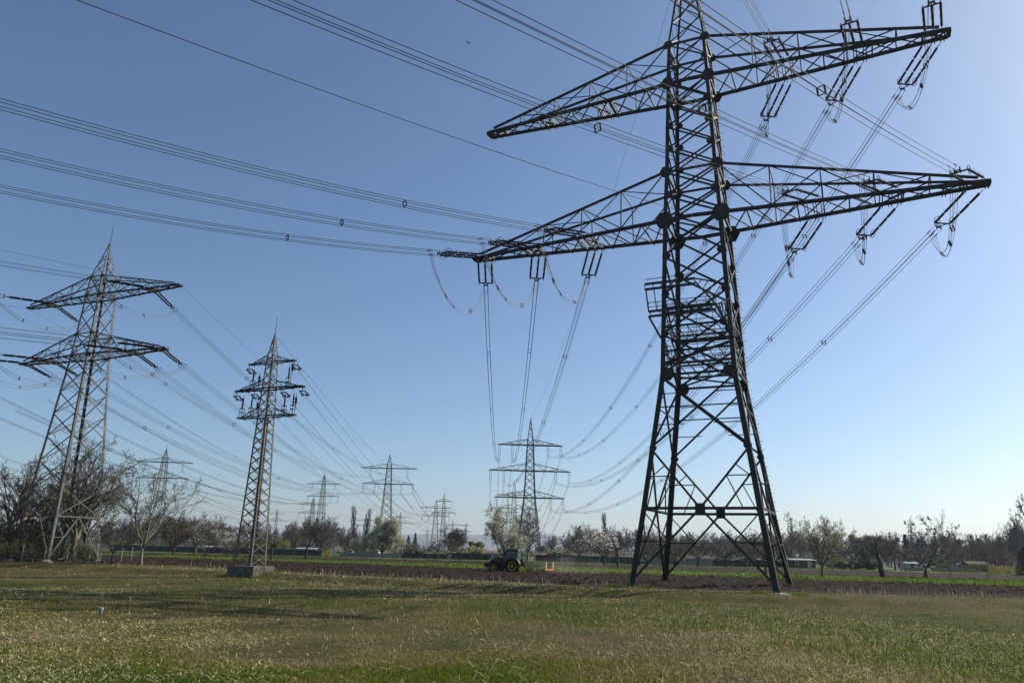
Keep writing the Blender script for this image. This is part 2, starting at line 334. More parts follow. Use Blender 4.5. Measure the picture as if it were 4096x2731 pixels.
# ------------------------------------------------------------------ lattice towers
CORN = ((-1, -1), (1, -1), (1, 1), (-1, 1))
class Tower:
    """frame of one pylon: placement, leg profile; local x runs along the crossarms"""
    def __init__(s, root, loc, phi, prof):
        s.root, s.loc, s.phi, s.prof = root, Vector(loc), phi, prof
        s.pz = [a for a, b in prof]; s.pw = [b for a, b in prof]
    def w(s, z): return float(np.interp(z, s.pz, s.pw))
    def c(s, k, z, off=0.0):
        sx, sy = CORN[k % 4]; q = s.w(z) - off; return Vector((sx * q, sy * q, z))
    def W(s, x, y, z):
        c, n = math.cos(s.phi), math.sin(s.phi); return s.loc + Vector((x * c - y * n, x * n + y * c, z))
def legs(T, m, wd, t=None, bolts=None):
    for k, (sx, sy) in enumerate(CORN):
        b = MB()
        for (z1, w1), (z2, w2) in zip(T.prof[:-1], T.prof[1:]):
            ww = wd if not isinstance(wd, tuple) else wd[0] + (wd[1] - wd[0]) * z1 / T.pz[-1]
            if t: b.angle(T.c(k, z1), T.c(k, z2), ww, t, (-sx, 0, 0), (0, -sy, 0))
            else: b.bar(T.c(k, z1), T.c(k, z2), ww, ww, side=(1, 0, 0))
        if bolts == k:
            z = 3.0
            while z < T.pz[-1]:
                p = T.c(k, z); d = Vector((1, .15, 0)) if int(z / .42) % 2 else Vector((.15, 1, 0))
                b.bar(p, p + d * .26, .035, .035); z += .42
        b.build('leg', m, T.root)
def xbrace(b, T, zs, wd, faces=(0, 1, 2, 3), horiz=False, flange=0.0, off=0.06):
    for f in faces:
        n = Vector(((0, -1, 0), (1, 0, 0), (0, 1, 0), (-1, 0, 0))[f])
        for z1, z2 in zip(zs[:-1], zs[1:]):
            for j, (p, q) in enumerate(((T.c(f, z1, off), T.c(f + 1, z2, off)), (T.c(f + 1, z1, off), T.c(f, z2, off)))):
                e = n * (-.05 * j)
                if flange:
                    b.bar(p + e, q + e, .03, wd, side=(q - p).cross(n)); b.bar(p + e - n * flange / 2, q + e - n * flange / 2, flange, .03, side=(q - p).cross(n))
                else: b.bar(p + e, q + e, wd, wd * .5, side=n)
            if horiz: b.bar(T.c(f, z2, off), T.c(f + 1, z2, off), wd * .8, wd * .8)
def arm(T, side, z, zt, L, tip, m, ch=.3, br=.13, nb=9, hang=(), hangw=.22, zt_tip=.5, posts=4, topw=None, panels=True, name='crossarm'):
    """triangular lattice crossarm on one side of the tower"""
    b = MB(); w, wt = T.w(z), T.w(zt); topw = topw or ch * .8
    def lo(fr, sy): x = w + (L - w) * fr; h = w + (tip - w) * fr; return Vector((side * x, sy * h, z))
    def hi(fr, sy): x = wt + (L - .8 - wt) * fr; h = wt + (tip - wt) * fr; return Vector((side * x, sy * h, zt + (z + zt_tip - zt) * fr))
    for sy in (-1, 1):
        b.bar(lo(0, sy) - Vector((side * w * .98, 0, 0)), lo(1, sy), ch * .35, ch, side=(0, 0, 1))
        b.bar(lo(0, sy) - Vector((side * w * .98, 0, ch * .42 * 1)), lo(1, sy) - Vector((0, 0, ch * .42)), ch * .9, ch * .12, side=(0, 0, 1))
        b.bar(hi(0, sy), hi(1, sy), topw, topw * .6)
        for k in range(1, posts + 1):
            fr = k / (posts + 1); p, q = lo(fr, sy), hi(fr, sy); q.x = p.x
            tq = (abs(p.x) - wt) / (L - .8 - wt); q = hi(max(0, min(1, tq)), sy)
            b.bar(p, q, br * .8, br * .8)
            pr = lo((k - 1) / (posts + 1), sy) if k % 2 else None
            tq0 = (abs(lo((k - 1) / (posts + 1), sy).x) - wt) / (L - .8 - wt); q0 = hi(max(0, min(1, tq0)), sy)
            if k == 1: q0 = hi(0, sy)
            if k % 2: b.bar(q0, p, br * .8, br * .8)
            else: b.bar(lo((k - 1) / (posts + 1), sy), q, br * .8, br * .8)
    for k in range(1, posts + 1):
        tq = max(0, min(1, (abs(lo(k / (posts + 1), 1).x) - wt) / (L - .8 - wt)))
        b.bar(hi(tq, -1), hi(tq, 1), br * .7, br * .7)
        tq0 = max(0, min(1, (abs(lo((k - 1) / (posts + 1), 1).x) - wt) / (L - .8 - wt)))
        b.bar(hi(tq0, 1 if k % 2 else -1), hi(tq, -1 if k % 2 else 1), br * .6, br * .6)
    for k in range(nb):
        f1, f2 = k / nb, (k + 1) / nb; d = Vector((0, 0, -.05))
        b.bar(lo(f1, -1) + d, lo(f2, 1) + d, br, br * .5); b.bar(lo(f1, 1) + d * 2.4, lo(f2, -1) + d * 2.4, br, br * .5)
        if k % 2 == 0: b.bar(lo(f2, -1) + d * 4, lo(f2, 1) + d * 4, br, br)
    for hx in hang:
        fr = (hx - w) / (L - w); p, q = lo(fr, -1), lo(fr, 1); e = Vector((0, .35, 0)); g = Vector((0, 0, -.12))
        for dx in (-.13, .13): b.bar(p - e + g + Vector((dx, 0, 0)), q + e + g + Vector((dx, 0, 0)), .07, hangw * 1.4)
    if tip > .2: b.bar(lo(1, -1), lo(1, 1), ch, ch)
    return b.build(name, m, T.root)

# ---- the big pylon --------------------------------------------------
BIG = (19.09, 72.62, 0.0); PHI = -0.4337
big = thing('lattice_pylon', 'huge dark steel tension pylon with two long crossarms towering over the right half', 'pylon', BIG, PHI)
Tb = Tower(big, BIG, PHI, [(0, 6.3), (6.99, 5.27), (19.51, 3.57), (35.89, 2.955), (41.33, 2.658), (52.08, 2.259), (56.96, 2.045)])
legs(Tb, M['dark_steel'], (.50, .34), .06, bolts=2)
b = MB()
Z0 = 6.9
def mid(f, z, off=.06): return (Tb.c(f, z, off) + Tb.c(f + 1, z, off)) / 2
for f in range(4):
    n = Vector(((0, -1, 0), (1, 0, 0), (0, 1, 0), (-1, 0, 0))[f])
    def br(p, q, wd=.2, fl=.16):
        b.bar(p, q, .03, wd, side=(q - p).cross(n)); b.bar(p - n * fl / 2, q - n * fl / 2, fl, .03, side=(q - p).cross(n))
    c0 = mid(f, Z0); a_, d_ = f, f + 1
    br(Tb.c(f, Z0, .06), Tb.c(f + 1, Z0, .06), .26, .22)                    # beam of the base
    b.plate(c0 + n * .02, n, .62, .05, 4, turn=0)
    for s_, o_ in ((f, f + 1), (f + 1, f)):
        foot, top = Tb.c(s_, .5, .06), Tb.c(s_, 12.4, .06)
        br(c0, foot, .2); br(c0, top, .2)
        for t_, zz in ((.45, 3.3), (.74, 1.7)):                              # secondary members below the beam
            q = c0.lerp(foot, t_); br(q, Tb.c(s_, q.z, .06), .11, .1); br(q, Tb.c(s_, q.z + 2.1 * (1 - t_) * 2.4, .06), .11, .1)
        q = c0.lerp(top, .52); br(q, Tb.c(s_, q.z, .06), .1, .1); br(q, Tb.c(s_, Z0 + .1, .06).lerp(c0, .30), .1, .1)
        q = c0.lerp(top, .70); br(q, Tb.c(s_, 9.3, .06), .1, .1)
    br(Tb.c(f, 12.4, .06), Tb.c(f + 1, 19.3, .06), .2); br(Tb.c(f + 1, 12.4, .06), Tb.c(f, 19.3, .06) - n * .05, .2)
    zc = 16.3; br(Tb.c(f, zc, .06), Tb.c(f + 1, zc, .06), .12, .1)
    br(Tb.c(f, 14.6, .06), Tb.c(f, 14.6, .06).lerp(Tb.c(f + 1, 14.6, .06), .34), .09, .08); br(Tb.c(f + 1, 14.6, .06), Tb.c(f + 1, 14.6, .06).lerp(Tb.c(f, 14.6, .06), .34), .09, .08)
    br(Tb.c(f, 17.6, .06), Tb.c(f, 17.6, .06).lerp(Tb.c(f + 1, 17.6, .06), .3), .09, .08); br(Tb.c(f + 1, 17.6, .06), Tb.c(f + 1, 17.6, .06).lerp(Tb.c(f, 17.6, .06), .3), .09, .08)
xbrace(b, Tb, [19.6, 23.6, 27.7, 31.8, 35.8], .22, flange=.16)
xbrace(b, Tb, [35.9, 38.6, 41.3], .22, flange=.16)
xbrace(b, Tb, [41.3, 44.0, 46.7, 49.4, 52.0], .20, flange=.14)
xbrace(b, Tb, [52.1, 54.6, 57.0], .18, flange=.12)
for z in (19.51, 35.89, 41.33, 52.08, 56.96):
    for f in range(4): b.bar(Tb.c(f, z, .05), Tb.c(f + 1, z, .05), .2, .2)
for z in (19.5, 35.9, 52.1):                                                # plan bracing inside the body
    b.bar(Tb.c(0, z, .1), Tb.c(2, z, .1), .14, .14); b.bar(Tb.c(1, z + .1, .1), Tb.c(3, z + .1, .1), .14, .14)
b.build('bracing', M['dark_steel'], big)
for k, (sx, sy) in enumerate(CORN):                                         # gusset plates on the nodes
    for z, rr in ((19.5, 1.0), (35.75, 1.25), (41.33, .85), (52.0, .95), (56.96, .7), (23.6, .6), (27.7, .6), (31.8, .65), (38.6, .7), (44, .65), (46.7, .65), (49.4, .6), (54.6, .5), (12.4, .5)):
        p = Tb.c(k, z); b = MB()
        b.plate(p + Vector((-sx * rr * (.1 if z in (35.75, 52.0, 41.33, 56.96) else .72), sy * .04, 0)), (0, sy, 0), rr * (.82 if z in (35.75, 52.0, 41.33, 56.96) else .66), .035, 6, .95, .52); b.plate(p + Vector((sx * .04, -sy * rr * .5, 0)), (sx, 0, 0), rr * .42, .035, 6, .8, .52)
        b.build('gusset_plate', M['dark_steel'], big)
HL = (25.9, 25.05, 24.2, 19.3, 18.45, 17.6, 12.7, 11.85, 11.0); HR = (25.9, 24.1, 22.5, 18.8, 18.0, 17.2, 12.1, 11.4, 10.6); HU = (24.2, 23.4, 22.5, 17.3, 16.4, 15.5, 10.4, 9.6, 8.7)
arm(Tb, -1, 35.89, 41.33, 25.98, .42, M['dark_steel'], .36, .13, 10, HL, zt_tip=.45)
arm(Tb, 1, 35.89, 41.33, 25.98, .42, M['dark_steel'], .36, .13, 10, HR, zt_tip=.45)
arm(Tb, -1, 52.08, 56.96, 24.68, .58, M['dark_steel'], .36, .13, 10, HU, zt_tip=.45)
arm(Tb, 1, 52.08, 56.96, 24.68, .58, M['dark_steel'], .36, .13, 10, HU, zt_tip=.45)
Tp = Tower(big, BIG, PHI, [(56.96, 2.045), (71.0, .22)])
b = MB()
for k, (sx, sy) in enumerate(CORN): b.angle(Tp.c(k, 56.96), Tp.c(k, 71), .22, .04, (-sx, 0, 0), (0, -sy, 0))
xbrace(b, Tp, [57.2, 60.0, 62.6, 65, 67.2, 69], .12, horiz=False, off=.04)
z = 57.5
while z < 70:
    p = Tp.c(2, z); b.bar(p, p + Vector((.24, .1, 0)), .03, .03); z += .45
b.build('peak', M['dark_steel'], big)
# working platforms: girders outside the front and back faces, brackets, decks and railings
b = MB()
for sy in (-1, 1):
    w29, w26 = Tb.w(28.6), Tb.w(25.9); y1, y2 = sy * (w29 + .9), sy * (w26 + 1.5)
    A, B_ = Vector((-w29 - 1.5, y1, 28.7)), Vector((.2, y1, 28.7)); C_, D_ = Vector((-w26 - .9, y2, 25.6)), Vector((2.2, y2, 25.6))
    for g in ((0, .0), (.5, -.55)):
        b.bar(A + Vector((0, 0, g[1])), B_ + Vector((0, 0, g[1])), .12, .24)
    b.bar(A + Vector((0, 0, .5)), B_ + Vector((0, 0, .5)), .06, .06)
    for i in range(7): p = A.lerp(B_, i / 6); b.bar(p, p + Vector((0, 0, -.55)), .07, .07)
    for dz in (0, -.5): b.bar(C_ + Vector((0, 0, dz)), D_ + Vector((0, 0, dz)), .12, .22)
    b.bar(C_ + Vector((0, 0, .9)), D_ + Vector((0, 0, .9)), .06, .06); b.bar(C_ + Vector((0, 0, .45)), D_ + Vector((0, 0, .45)), .05, .05)
    for i in range(8): p = C_.lerp(D_, i / 7); b.bar(p, p + Vector((0, -sy * 1.0, 0)), .06, .06); b.bar(p, p + Vector((0, 0, .9)), .05, .05)
    k1, k0 = (1, 0) if sy < 0 else (2, 3)
    P1, P2, P3 = Tb.c(k1, 28.0), Tb.c(k1, 26.6), Tb.c(k1, 22.6)
    b.bar(B_, P1, .12, .12); b.bar(B_ + Vector((0, 0, -.3)), D_, .14, .14); b.bar(D_, P3, .16, .16); b.bar(D_, P2, .18, .10)
    for i in range(1, 5):
        t_ = i / 5; p = B_.lerp(D_, t_); q = B_.lerp(P1, t_); b.bar(p, q, .07, .07)
        p = D_.lerp(P3, t_); q = D_.lerp(P2, t_); b.bar(p, q, .07, .07); b.bar(q, D_.lerp(P3, min(1, t_ + .2)), .06, .06)
    b.bar(A + Vector((.1, 0, -.6)), C_, .12, .12); b.bar(C_ + Vector((0, 0, -.5)), Tb.c(k0, 23.2), .14, .14)
    b.bar(A + Vector((.9, 0, -.6)), C_ + Vector((.8, 0, 0)), .08, .08)
for i, z in enumerate((20.6, 21.9, 24.4)):
    for f in range(4): b.bar(Tb.c(f, z, .2), Tb.c(f + 1, z, .2), .12, .2); b.bar(Tb.c(f, z + 1.05, .25), Tb.c(f + 1, z + 1.05, .25), .05, .05); b.bar(Tb.c(f, z + .5, .25), Tb.c(f + 1, z + .5, .25), .05, .05)
    for t_ in (.2, .35, .5, .65, .8): b.bar(Tb.c(0, z, .2).lerp(Tb.c(1, z, .2), t_), Tb.c(3, z, .2).lerp(Tb.c(2, z, .2), t_), .07, .09)
    for f in range(4):
        for t_ in (.25, .5, .75): p = Tb.c(f, z, .25).lerp(Tb.c(f + 1, z, .25), t_); b.bar(p, p + Vector((0, 0, 1.05)), .05, .05)
b.bar(Tb.c(0, 20.7, .3), Tb.c(2, 24.3, .3), .12, .3)
b.build('work_platform', M['dark_steel'], big)
for k, (sx, sy) in enumerate(CORN):
    b = MB(); p = Tb.c(k, 0); p = p - Vector((sx * .2, sy * .2, 0)); b.lathe((p.x, p.y, -.75), [(1.5, 0), (1.45, .60), (1.0, .76), (.5, .86), (.1, .9)], 20); o = b.build('footing', M['concrete'], big, True)
    b = MB(); b.box((p.x, p.y, .2), (.52, .52, .34)); b.build('leg_shoe', M['dark_steel'], o)

# ---- the left tension pylon ----------------------------------------
LP = (-61.2, 106.8, 0.0)
left = thing('lattice_pylon', 'tall grey steel tension pylon with two crossarms behind bare trees at the left edge', 'pylon', LP, -0.415)
Tl = Tower(left, LP, -0.415, [(0, 3.83), (5.9, 3.36), (28.57, 1.80), (31.73, 1.65), (37.66, 1.42), (40.59, 1.28)])
legs(Tl, M['grey_steel'], (.34, .22), .05, bolts=2)
b = MB()
for f in range(4):
    n = Vector(((0, -1, 0), (1, 0, 0), (0, 1, 0), (-1, 0, 0))[f])
    for s_, o_ in ((f, f + 1), (f + 1, f)):
        m_ = (Tl.c(f, 0.4, .05) + Tl.c(f + 1, .4, .05)) / 2; m5 = (Tl.c(f, 5.9, .05) + Tl.c(f + 1, 5.9, .05)) / 2
        b.bar(Tl.c(s_, .5, .05), m5, .16, .08, side=n)
        q = Tl.c(s_, .5, .05).lerp(m5, .5); b.bar(q, Tl.c(s_, q.z, .05), .09, .06, side=n); b.bar(q, Tl.c(s_, 5.6, .05), .09, .06, side=n)
    b.bar(Tl.c(f, 5.9, .05), Tl.c(f + 1, 5.9, .05), .18, .18)
xbrace(b, Tl, [5.9, 9.7, 13.4, 16.8, 20.0, 23.1, 26.0, 28.6], .15, flange=.1, off=.04)
xbrace(b, Tl, [28.6, 31.7, 34.7, 37.7, 40.6], .13, flange=.09, off=.04)
for z in (28.57, 31.73, 37.66, 40.59):
    for f in range(4): b.bar(Tl.c(f, z, .03), Tl.c(f + 1, z, .03), .14, .14)
for z in (28.6, 37.7): b.bar(Tl.c(0, z, .1), Tl.c(2, z, .1), .1, .1); b.bar(Tl.c(1, z + .1, .1), Tl.c(3, z + .1, .1), .1, .1)
b.build('bracing', M['grey_steel'], left)
for k, (sx, sy) in enumerate(CORN):
    for z, rr in ((28.5, .5), (31.73, .42), (37.6, .45), (40.59, .38)):
        p = Tl.c(k, z); b = MB(); b.plate(p + Vector((-sx * rr * .45, sy * .03, 0)), (0, sy, 0), rr * .7, .03, 6, .8, .5); b.plate(p + Vector((sx * .03, -sy * rr * .45, 0)), (sx, 0, 0), rr * .7, .03, 6, .8, .5)
        b.build('gusset_plate', M['dark_steel'], left)
for s_ in (-1, 1):
    arm(Tl, s_, 28.57, 31.73, 14.96, .35, M['dark_steel'], .24, .1, 8, (14.5, 13.6, 9.0, 8.1), .16, zt_tip=.35, posts=3)
    arm(Tl, s_, 37.66, 40.59, 15.92, .35, M['dark_steel'], .24, .1, 8, (10.9, 10.0), .16, zt_tip=.35, posts=3)
Tlp = Tower(left, LP, -.415, [(40.59, 1.28), (45.9, .12)])
b = MB()
for k, (sx, sy) in enumerate(CORN): b.angle(Tlp.c(k, 40.6), Tlp.c(k, 45.9), .15, .03, (-sx, 0, 0), (0, -sy, 0))
xbrace(b, Tlp, [40.7, 42.6, 44.2], .09, off=.03)
b.lathe((0, 0, 45.6), [(.2, 0), (.26, .2), (.16, .55), (.03, .7)], 8)
b.build('peak', M['grey_steel'], left)
b = MB(); b.tube([(0, 0, 46), (0.1, 0, 49.3)], .05, 6, .02); b.build('lightning_rod', M['dark_steel'], left)
for k in range(4):
    p = Tl.c(k, 0); b = MB(); b.lathe((p.x, p.y, -.5), [(.7, 0), (.65, .7), (.3, .85)], 14); b.build('footing', M['concrete'], left)

# ---- the cable terminal pylon --------------------------------------
TP = (-27.05, 83.15, 0.0)
term = thing('lattice_pylon', 'slim rusty cable terminal pylon with three short crossarms on concrete blocks', 'pylon', TP, -0.428)
Tt = Tower(term, TP, -0.428, [(.72, 1.16), (16.59, .66), (17.62, .64), (19.72, .58), (20.67, .55), (22.75, .47), (23.51, .44)])
legs(Tt, M['rust_steel'], (.2, .13), .035)
b = MB()
zs = [.8]
while zs[-1] < 16: zs.append(zs[-1] + 1.22 - .012 * zs[-1])
zs[-1] = 16.59
xbrace(b, Tt, zs, .085, off=.02); xbrace(b, Tt, [16.59, 17.62, 18.67, 19.72, 20.67, 21.7, 22.75, 23.51], .075, off=.02)
b.build('bracing', M['rust_steel'], term)
for s_ in (-1, 1):
    arm(Tt, s_, 16.59, 17.62, 3.95, .3, M['dark_steel'], .13, .06, 4, (), posts=2, zt_tip=.12)
    arm(Tt, s_, 19.72, 20.67, 4.85, .2, M['dark_steel'], .16, .06, 5, (), posts=2, zt_tip=.12)
    arm(Tt, s_, 22.75, 23.51, 3.36, .15, M['dark_steel'], .12, .05, 4, (), posts=2, zt_tip=.1)
Ttp = Tower(term, TP, -.428, [(23.51, .44), (26.1, .06)])
b = MB()
for k, (sx, sy) in enumerate(CORN): b.angle(Ttp.c(k, 23.5), Ttp.c(k, 26.1), .1, .025, (-sx, 0, 0), (0, -sy, 0))
xbrace(b, Ttp, [23.5, 24.5, 25.4], .06, horiz=True, off=.01); b.build('peak', M['rust_steel'], term)
b = MB(); b.tube([(0, 0, 26), (0.05, 0, 28.2)], .04, 6, .015); b.build('lightning_rod', M['dark_steel'], term)
def foundation(y):
    b = MB(); b.box((.12, y + .12, .22), (3.5, 1.55, 1.0)); o = b.build('foundation_block', M['mossy'], term)
    bv = o.modifiers.new('bevel', 'BEVEL'); bv.width = .05; bv.segments = 2
foundation(-.83); foundation(.83)
for (x, y) in ((-.45, .95), (.75, -.55)):                                    # cables led down the inside of the tower
    b = MB()
    for d in (-.07, .07): b.tube([(x * 1.25 + d, y * 1.15, .7), (x + d, y, 4), (x * .8 + d, y * .75, 10), (x * .6 + d, y * .62, 16.6)], .055, 6)
    z = 1.6
    while z < 16: b.box((x * (1.22 - z * .037), y * (1.15 - z * .033), z), (.42, .05, .07)); z += 1.2
    b.build('cable_run', M['dark_steel'], term)
def sealing_end(x, y, z):
    b = MB()
    for dx in (-.18, .18):
        for dy in (-.18, .18): b.bar((x + dx, y + dy, z), (x + dx, y + dy, z + .95), .035, .035)
    for zz in (.5, .95): b.box((x, y, z + zz), (.44, .44, .05))
    o = b.build('sealing_end', M['dark_steel'], term)
    b = MB(); b.lathe((x, y, z + 1.0), [(.06, 0), (.08, .05)] + [(.07 if i % 2 else .10, .1 + i * .07) for i in range(12)] + [(.05, 1.0), (.09, 1.04), (.09, 1.12), (.02, 1.16), (.015, 1.6)], 10); b.build('bushing', M['porcelain'], o)
for x in (-3.6, -2.3, 2.4, 3.6): sealing_end(x, 0, 16.7)
for x in (-2.5, 2.6): sealing_end(x, 0, 19.85)
def arrester(x, z): b = MB(); b.lathe((x, 0, z - .2), [(.03, 0), (.05, .2), (.05, .5)] + [(.10 if i % 2 else .13, .5 + i * .08) for i in range(9)] + [(.04, 1.25), (.02, 1.6)], 8); b.build('surge_arrester', M['porcelain'], term)
for x, z in ((-1.4, 17.2), (3.95, 17.5), (3.0, 21.3), (-1.6, 20.3)): arrester(x, z)

# ---- distant pylons -------------------------------------------------
DON = dict(prof=[(0, 3.6), (31.9, 1.5), (34.3, 1.4), (39.4, 1.15), (41.6, 1.0)], apex=46.0, arms=[(31.9, 34.3, 13.0), (39.4, 41.6, 14.2)], rod=2.4, x=[0, 5, 9.5, 13.5, 17.2, 20.5, 23.6, 26.5, 29.2, 31.9, 34.3, 36.8, 39.4, 41.6])
VIER = dict(prof=[(0, 4.6), (14, 3.3), (28.4, 2.05), (31.5, 1.95), (41.4, 1.55), (44.6, 1.5), (54.1, 1.15), (56.8, 1.05)], apex=67.7, arms=[(28.4, 31.8, 13.3), (41.4, 45, 15.6), (54.1, 57, 12.4)], rod=0, x=[0, 7, 13, 18, 22, 25.4, 28.4, 31.5, 34.9, 38.2, 41.4, 44.6, 47.8, 51, 54.1, 56.8])
ONE = dict(prof=[(0, 2.2), (26.5, .95), (28.6, .85), (34.3, .65), (35.8, .6)], apex=39.5, arms=[(26.5, 28.8, 8.6), (34.3, 36, 5.8)], rod=2, x=[0, 4, 8, 11.6, 15, 18.2, 21.2, 24, 26.5, 28.6, 31.4, 34.3, 35.8])
FAR = {}
def far_tower(key, kind, apex, half, arm_i, label, rz=0.0, thick=1.0, detail=True, tilt_group='distant pylons'):
    """apex and crossarm half length as surveyed in the photograph give distance and height"""
    Lx = kind['arms'][arm_i][2]; Y = Lx * math.cos(rz) * FPX * 1.033 / half
    za = hz(apex[0], apex[1], Y); s = za / kind['apex']; loc = (gx(apex[0], Y, apex[1]), Y, 0)
    t = thing('lattice_pylon', label, 'pylon', loc, rz, tilt_group)
    T = Tower(t, loc, rz, [(z * s, w_) for z, w_ in kind['prof']]); T.s = s; T.kind = kind; FAR[key] = T
    k = thick * max(1.0, Y / 420) ** .5; m = M['far_steel']
    b = MB()
    for c_ in range(4):
        for (z1, _), (z2, _) in zip(T.prof[:-1], T.prof[1:]): b.bar(T.c(c_, z1), T.c(c_, z2), .22 * k, .22 * k, side=(1, 0, 0))
        b.bar(T.c(c_, T.pz[-1]), (0, 0, za), .15 * k, .15 * k, side=(1, 0, 0))
    b.build('legs', m, t)
    b = MB(); xbrace(b, T, [z * s for z in kind['x']], .11 * k)
    Tq = Tower(t, loc, rz, [(T.pz[-1], T.pw[-1]), (za, .05)]); h_ = za - T.pz[-1]
    xbrace(b, Tq, [T.pz[-1], T.pz[-1] + h_ * .35, T.pz[-1] + h_ * .62, T.pz[-1] + h_ * .82], .08 * k)
    b.build('bracing', m, t)
    for z, zt, L in kind['arms']:
        for sd in (-1, 1): arm(T, sd, z * s, zt * s, L, .3, m, .26 * k, .09 * k, 5, (), zt_tip=.2, posts=2, topw=.13 * k)
    if kind['rod']:
        b = MB(); b.tube([(0, 0, za - .1), (0, 0, za + kind['rod'] * s)], .06 * k, 5, .03 * k); b.build('lightning_rod', m, t)
    return T
far_tower('vier', VIER, (2123, 1672), 165 / 1.0, 1, 'tall distant pylon with three crossarm levels behind the white blossoming tree and tractor', 0.05, 1.5)
far_tower('mid', DON, (1560.6, 1818), 113, 1, 'two-armed distant pylon rising behind the round whitish tree', 0.03, 1.25)
far_tower('lft', DON, (666.8, 1793), 113, 1, 'two-armed distant pylon standing behind the vase-shaped bare tree at left', 0.05, 1.25)
far_tower('a740', DON, (1298.9, 1893), 72, 1, 'two-armed distant pylon just right of the rusty terminal pylon, rising from bare woods', -0.15, 1.2)
far_tower('a715', DON, (1254.4, 1989), 62, 1, 'smaller distant pylon half hidden by woods, next to the rusty terminal pylon', -0.15, 1.1)
far_tower('a637', DON, (1110, 2033), 32, 1, 'tiny distant pylon seen at the right flank of the rusty terminal pylon', 0)
far_tower('p1', ONE, (1778, 1974), 48, 0, 'narrow distant pylon with a short upper and longer lower arm left of the purple tree', 0.03, 1.2)
far_tower('p2', DON, (1746, 2002), 61, 1, 'broad two-armed distant pylon directly beside the narrow one left of the purple tree', 0.03, 1.2)
far_tower('p3', DON, (1811.6, 2082), 42, 1, 'distant pylon whose top shows above the purple tree', 0, 1.1)
far_tower('p4', ONE, (1865, 2086.6), 25.6, 0, 'distant pylon standing at the right edge of the purple tree', 0, 1.1)
far_tower('p5', DON, (1710, 2111.6), 22, 1, 'tiny distant pylon above the dark conifers left of the twin pylons', 0)
far_tower('p7', DON, (1896, 2144), 13, 1, 'minute pylon on the horizon in front of the blue hills', 0)
far_tower('p8', DON, (1911.6, 2160), 10, 1, 'faintest pylon on the horizon close to the blossoming tree', 0)
far_tower('p9', DON, (1603, 2046), 37, 1, 'small distant pylon just right of the round whitish tree', 0, 1.1)
far_tower('p10', DON, (1463, 2062), 40, 1, 'small distant pylon hidden behind the pair of poplars', 0, 1.1)
far_tower('p11', VIER, (2058, 1921), 90, 1, 'three-level distant pylon seen left of the tallest distant one, above the blossoming tree', 0.03, 1.1)
far_tower('p12', VIER, (2034, 2008), 58, 1, 'small three-level pylon further off, above the left part of the blossoming tree', 0)
far_tower('p14', DON, (2179, 2123), 27, 1, 'tiny pylon on the horizon right of the tallest distant pylon', 0)

# ------------------------------------------------------------------ insulators and conductors
def perp(d):
    d = Vector(d).normalized(); h = Vector((0, 0, 1)).cross(d).normalized(); return d, h, d.cross(h).normalized()
def tension_set(P, d, n, label, group, seg=1.36, nseg=3, gap=.84, big_=True, link=.55):
    """n parallel rod strings hung at P (world), pulling along d; returns the four clamp points"""
    d, h, v = perp(d); P = Vector(P); t = thing('insulator_set', label, 'insulator', P, 0, group)
    total = link + nseg * (seg + .16)
    hang = h
    for i in range(n):
        o = hang * ((i - (n - 1) / 2) * gap); b = MB()
        b.tube([o, o + d * link], .035, 5)
        s_ = link
        for k in range(nseg):
            pts = [o + d * s_, o + d * (s_ + .1)]; b.tube([o + d * (s_ - .02), o + d * (s_ + .12)], .06, 6)
            b.tube([o + d * (s_ + .1), o + d * (s_ + seg)], .115, 8); b.tube([o + d * (s_ + seg), o + d * (s_ + seg + .18)], .05, 6)
            if big_:
                for e in (.1, seg):
                    for sg in (-1, 1):
                        a = o + d * (s_ + e); q = v * .28 + h * (.14 * sg)
                        b.tube([a, a + q * .7, a + q + d * (.14 if e < .5 else -.14)], .012, 4)
            s_ += seg + .16
        b.build('insulator', M['porcelain'], t)
        if big_:
            b = MB(); b.ring(o + d * (total - .35), h, .42, .028, 22, 5); b.build('arcing_ring', M['fitting'], t)
    b = MB(); c = d * total; hw = (n - 1) / 2 * gap
    b.bar(c - hang * (hw + .05), c + hang * (hw + .05), .09, .12)
    b.bar(c - hang * hw * .7, c + d * .55, .06, .06); b.bar(c + hang * hw * .7, c + d * .55, .06, .06)
    e = c + d * .6; b.bar(e - h * .25, e + h * .25, .08, .16)
    ends = []
    for a in (-1, 1):
        b.bar(e + h * (.23 * a) - v * .28, e + h * (.23 * a) + v * .28, .05, .09)
        for q in (-1, 1):
            s0 = e + h * (.23 * a) + v * (.26 * q); s1 = s0 + d * (.7 + .25 * (q > 0)); b.tube([s0, s1], .02, 4); b.tube([s1, s1 + d * .55], .055, 6); ends.append(P + s1 + d * .5)
    b.build('yoke', M['fitting'], t)
    return ends, P + e + d * 1.4, (h, v)
def cat_pts(A, B, sag, n=28):
    A, B = Vector(A), Vector(B); return [A.lerp(B, i / n) - Vector((0, 0, 4 * sag * (i / n) * (1 - i / n))) for i in range(n + 1)]
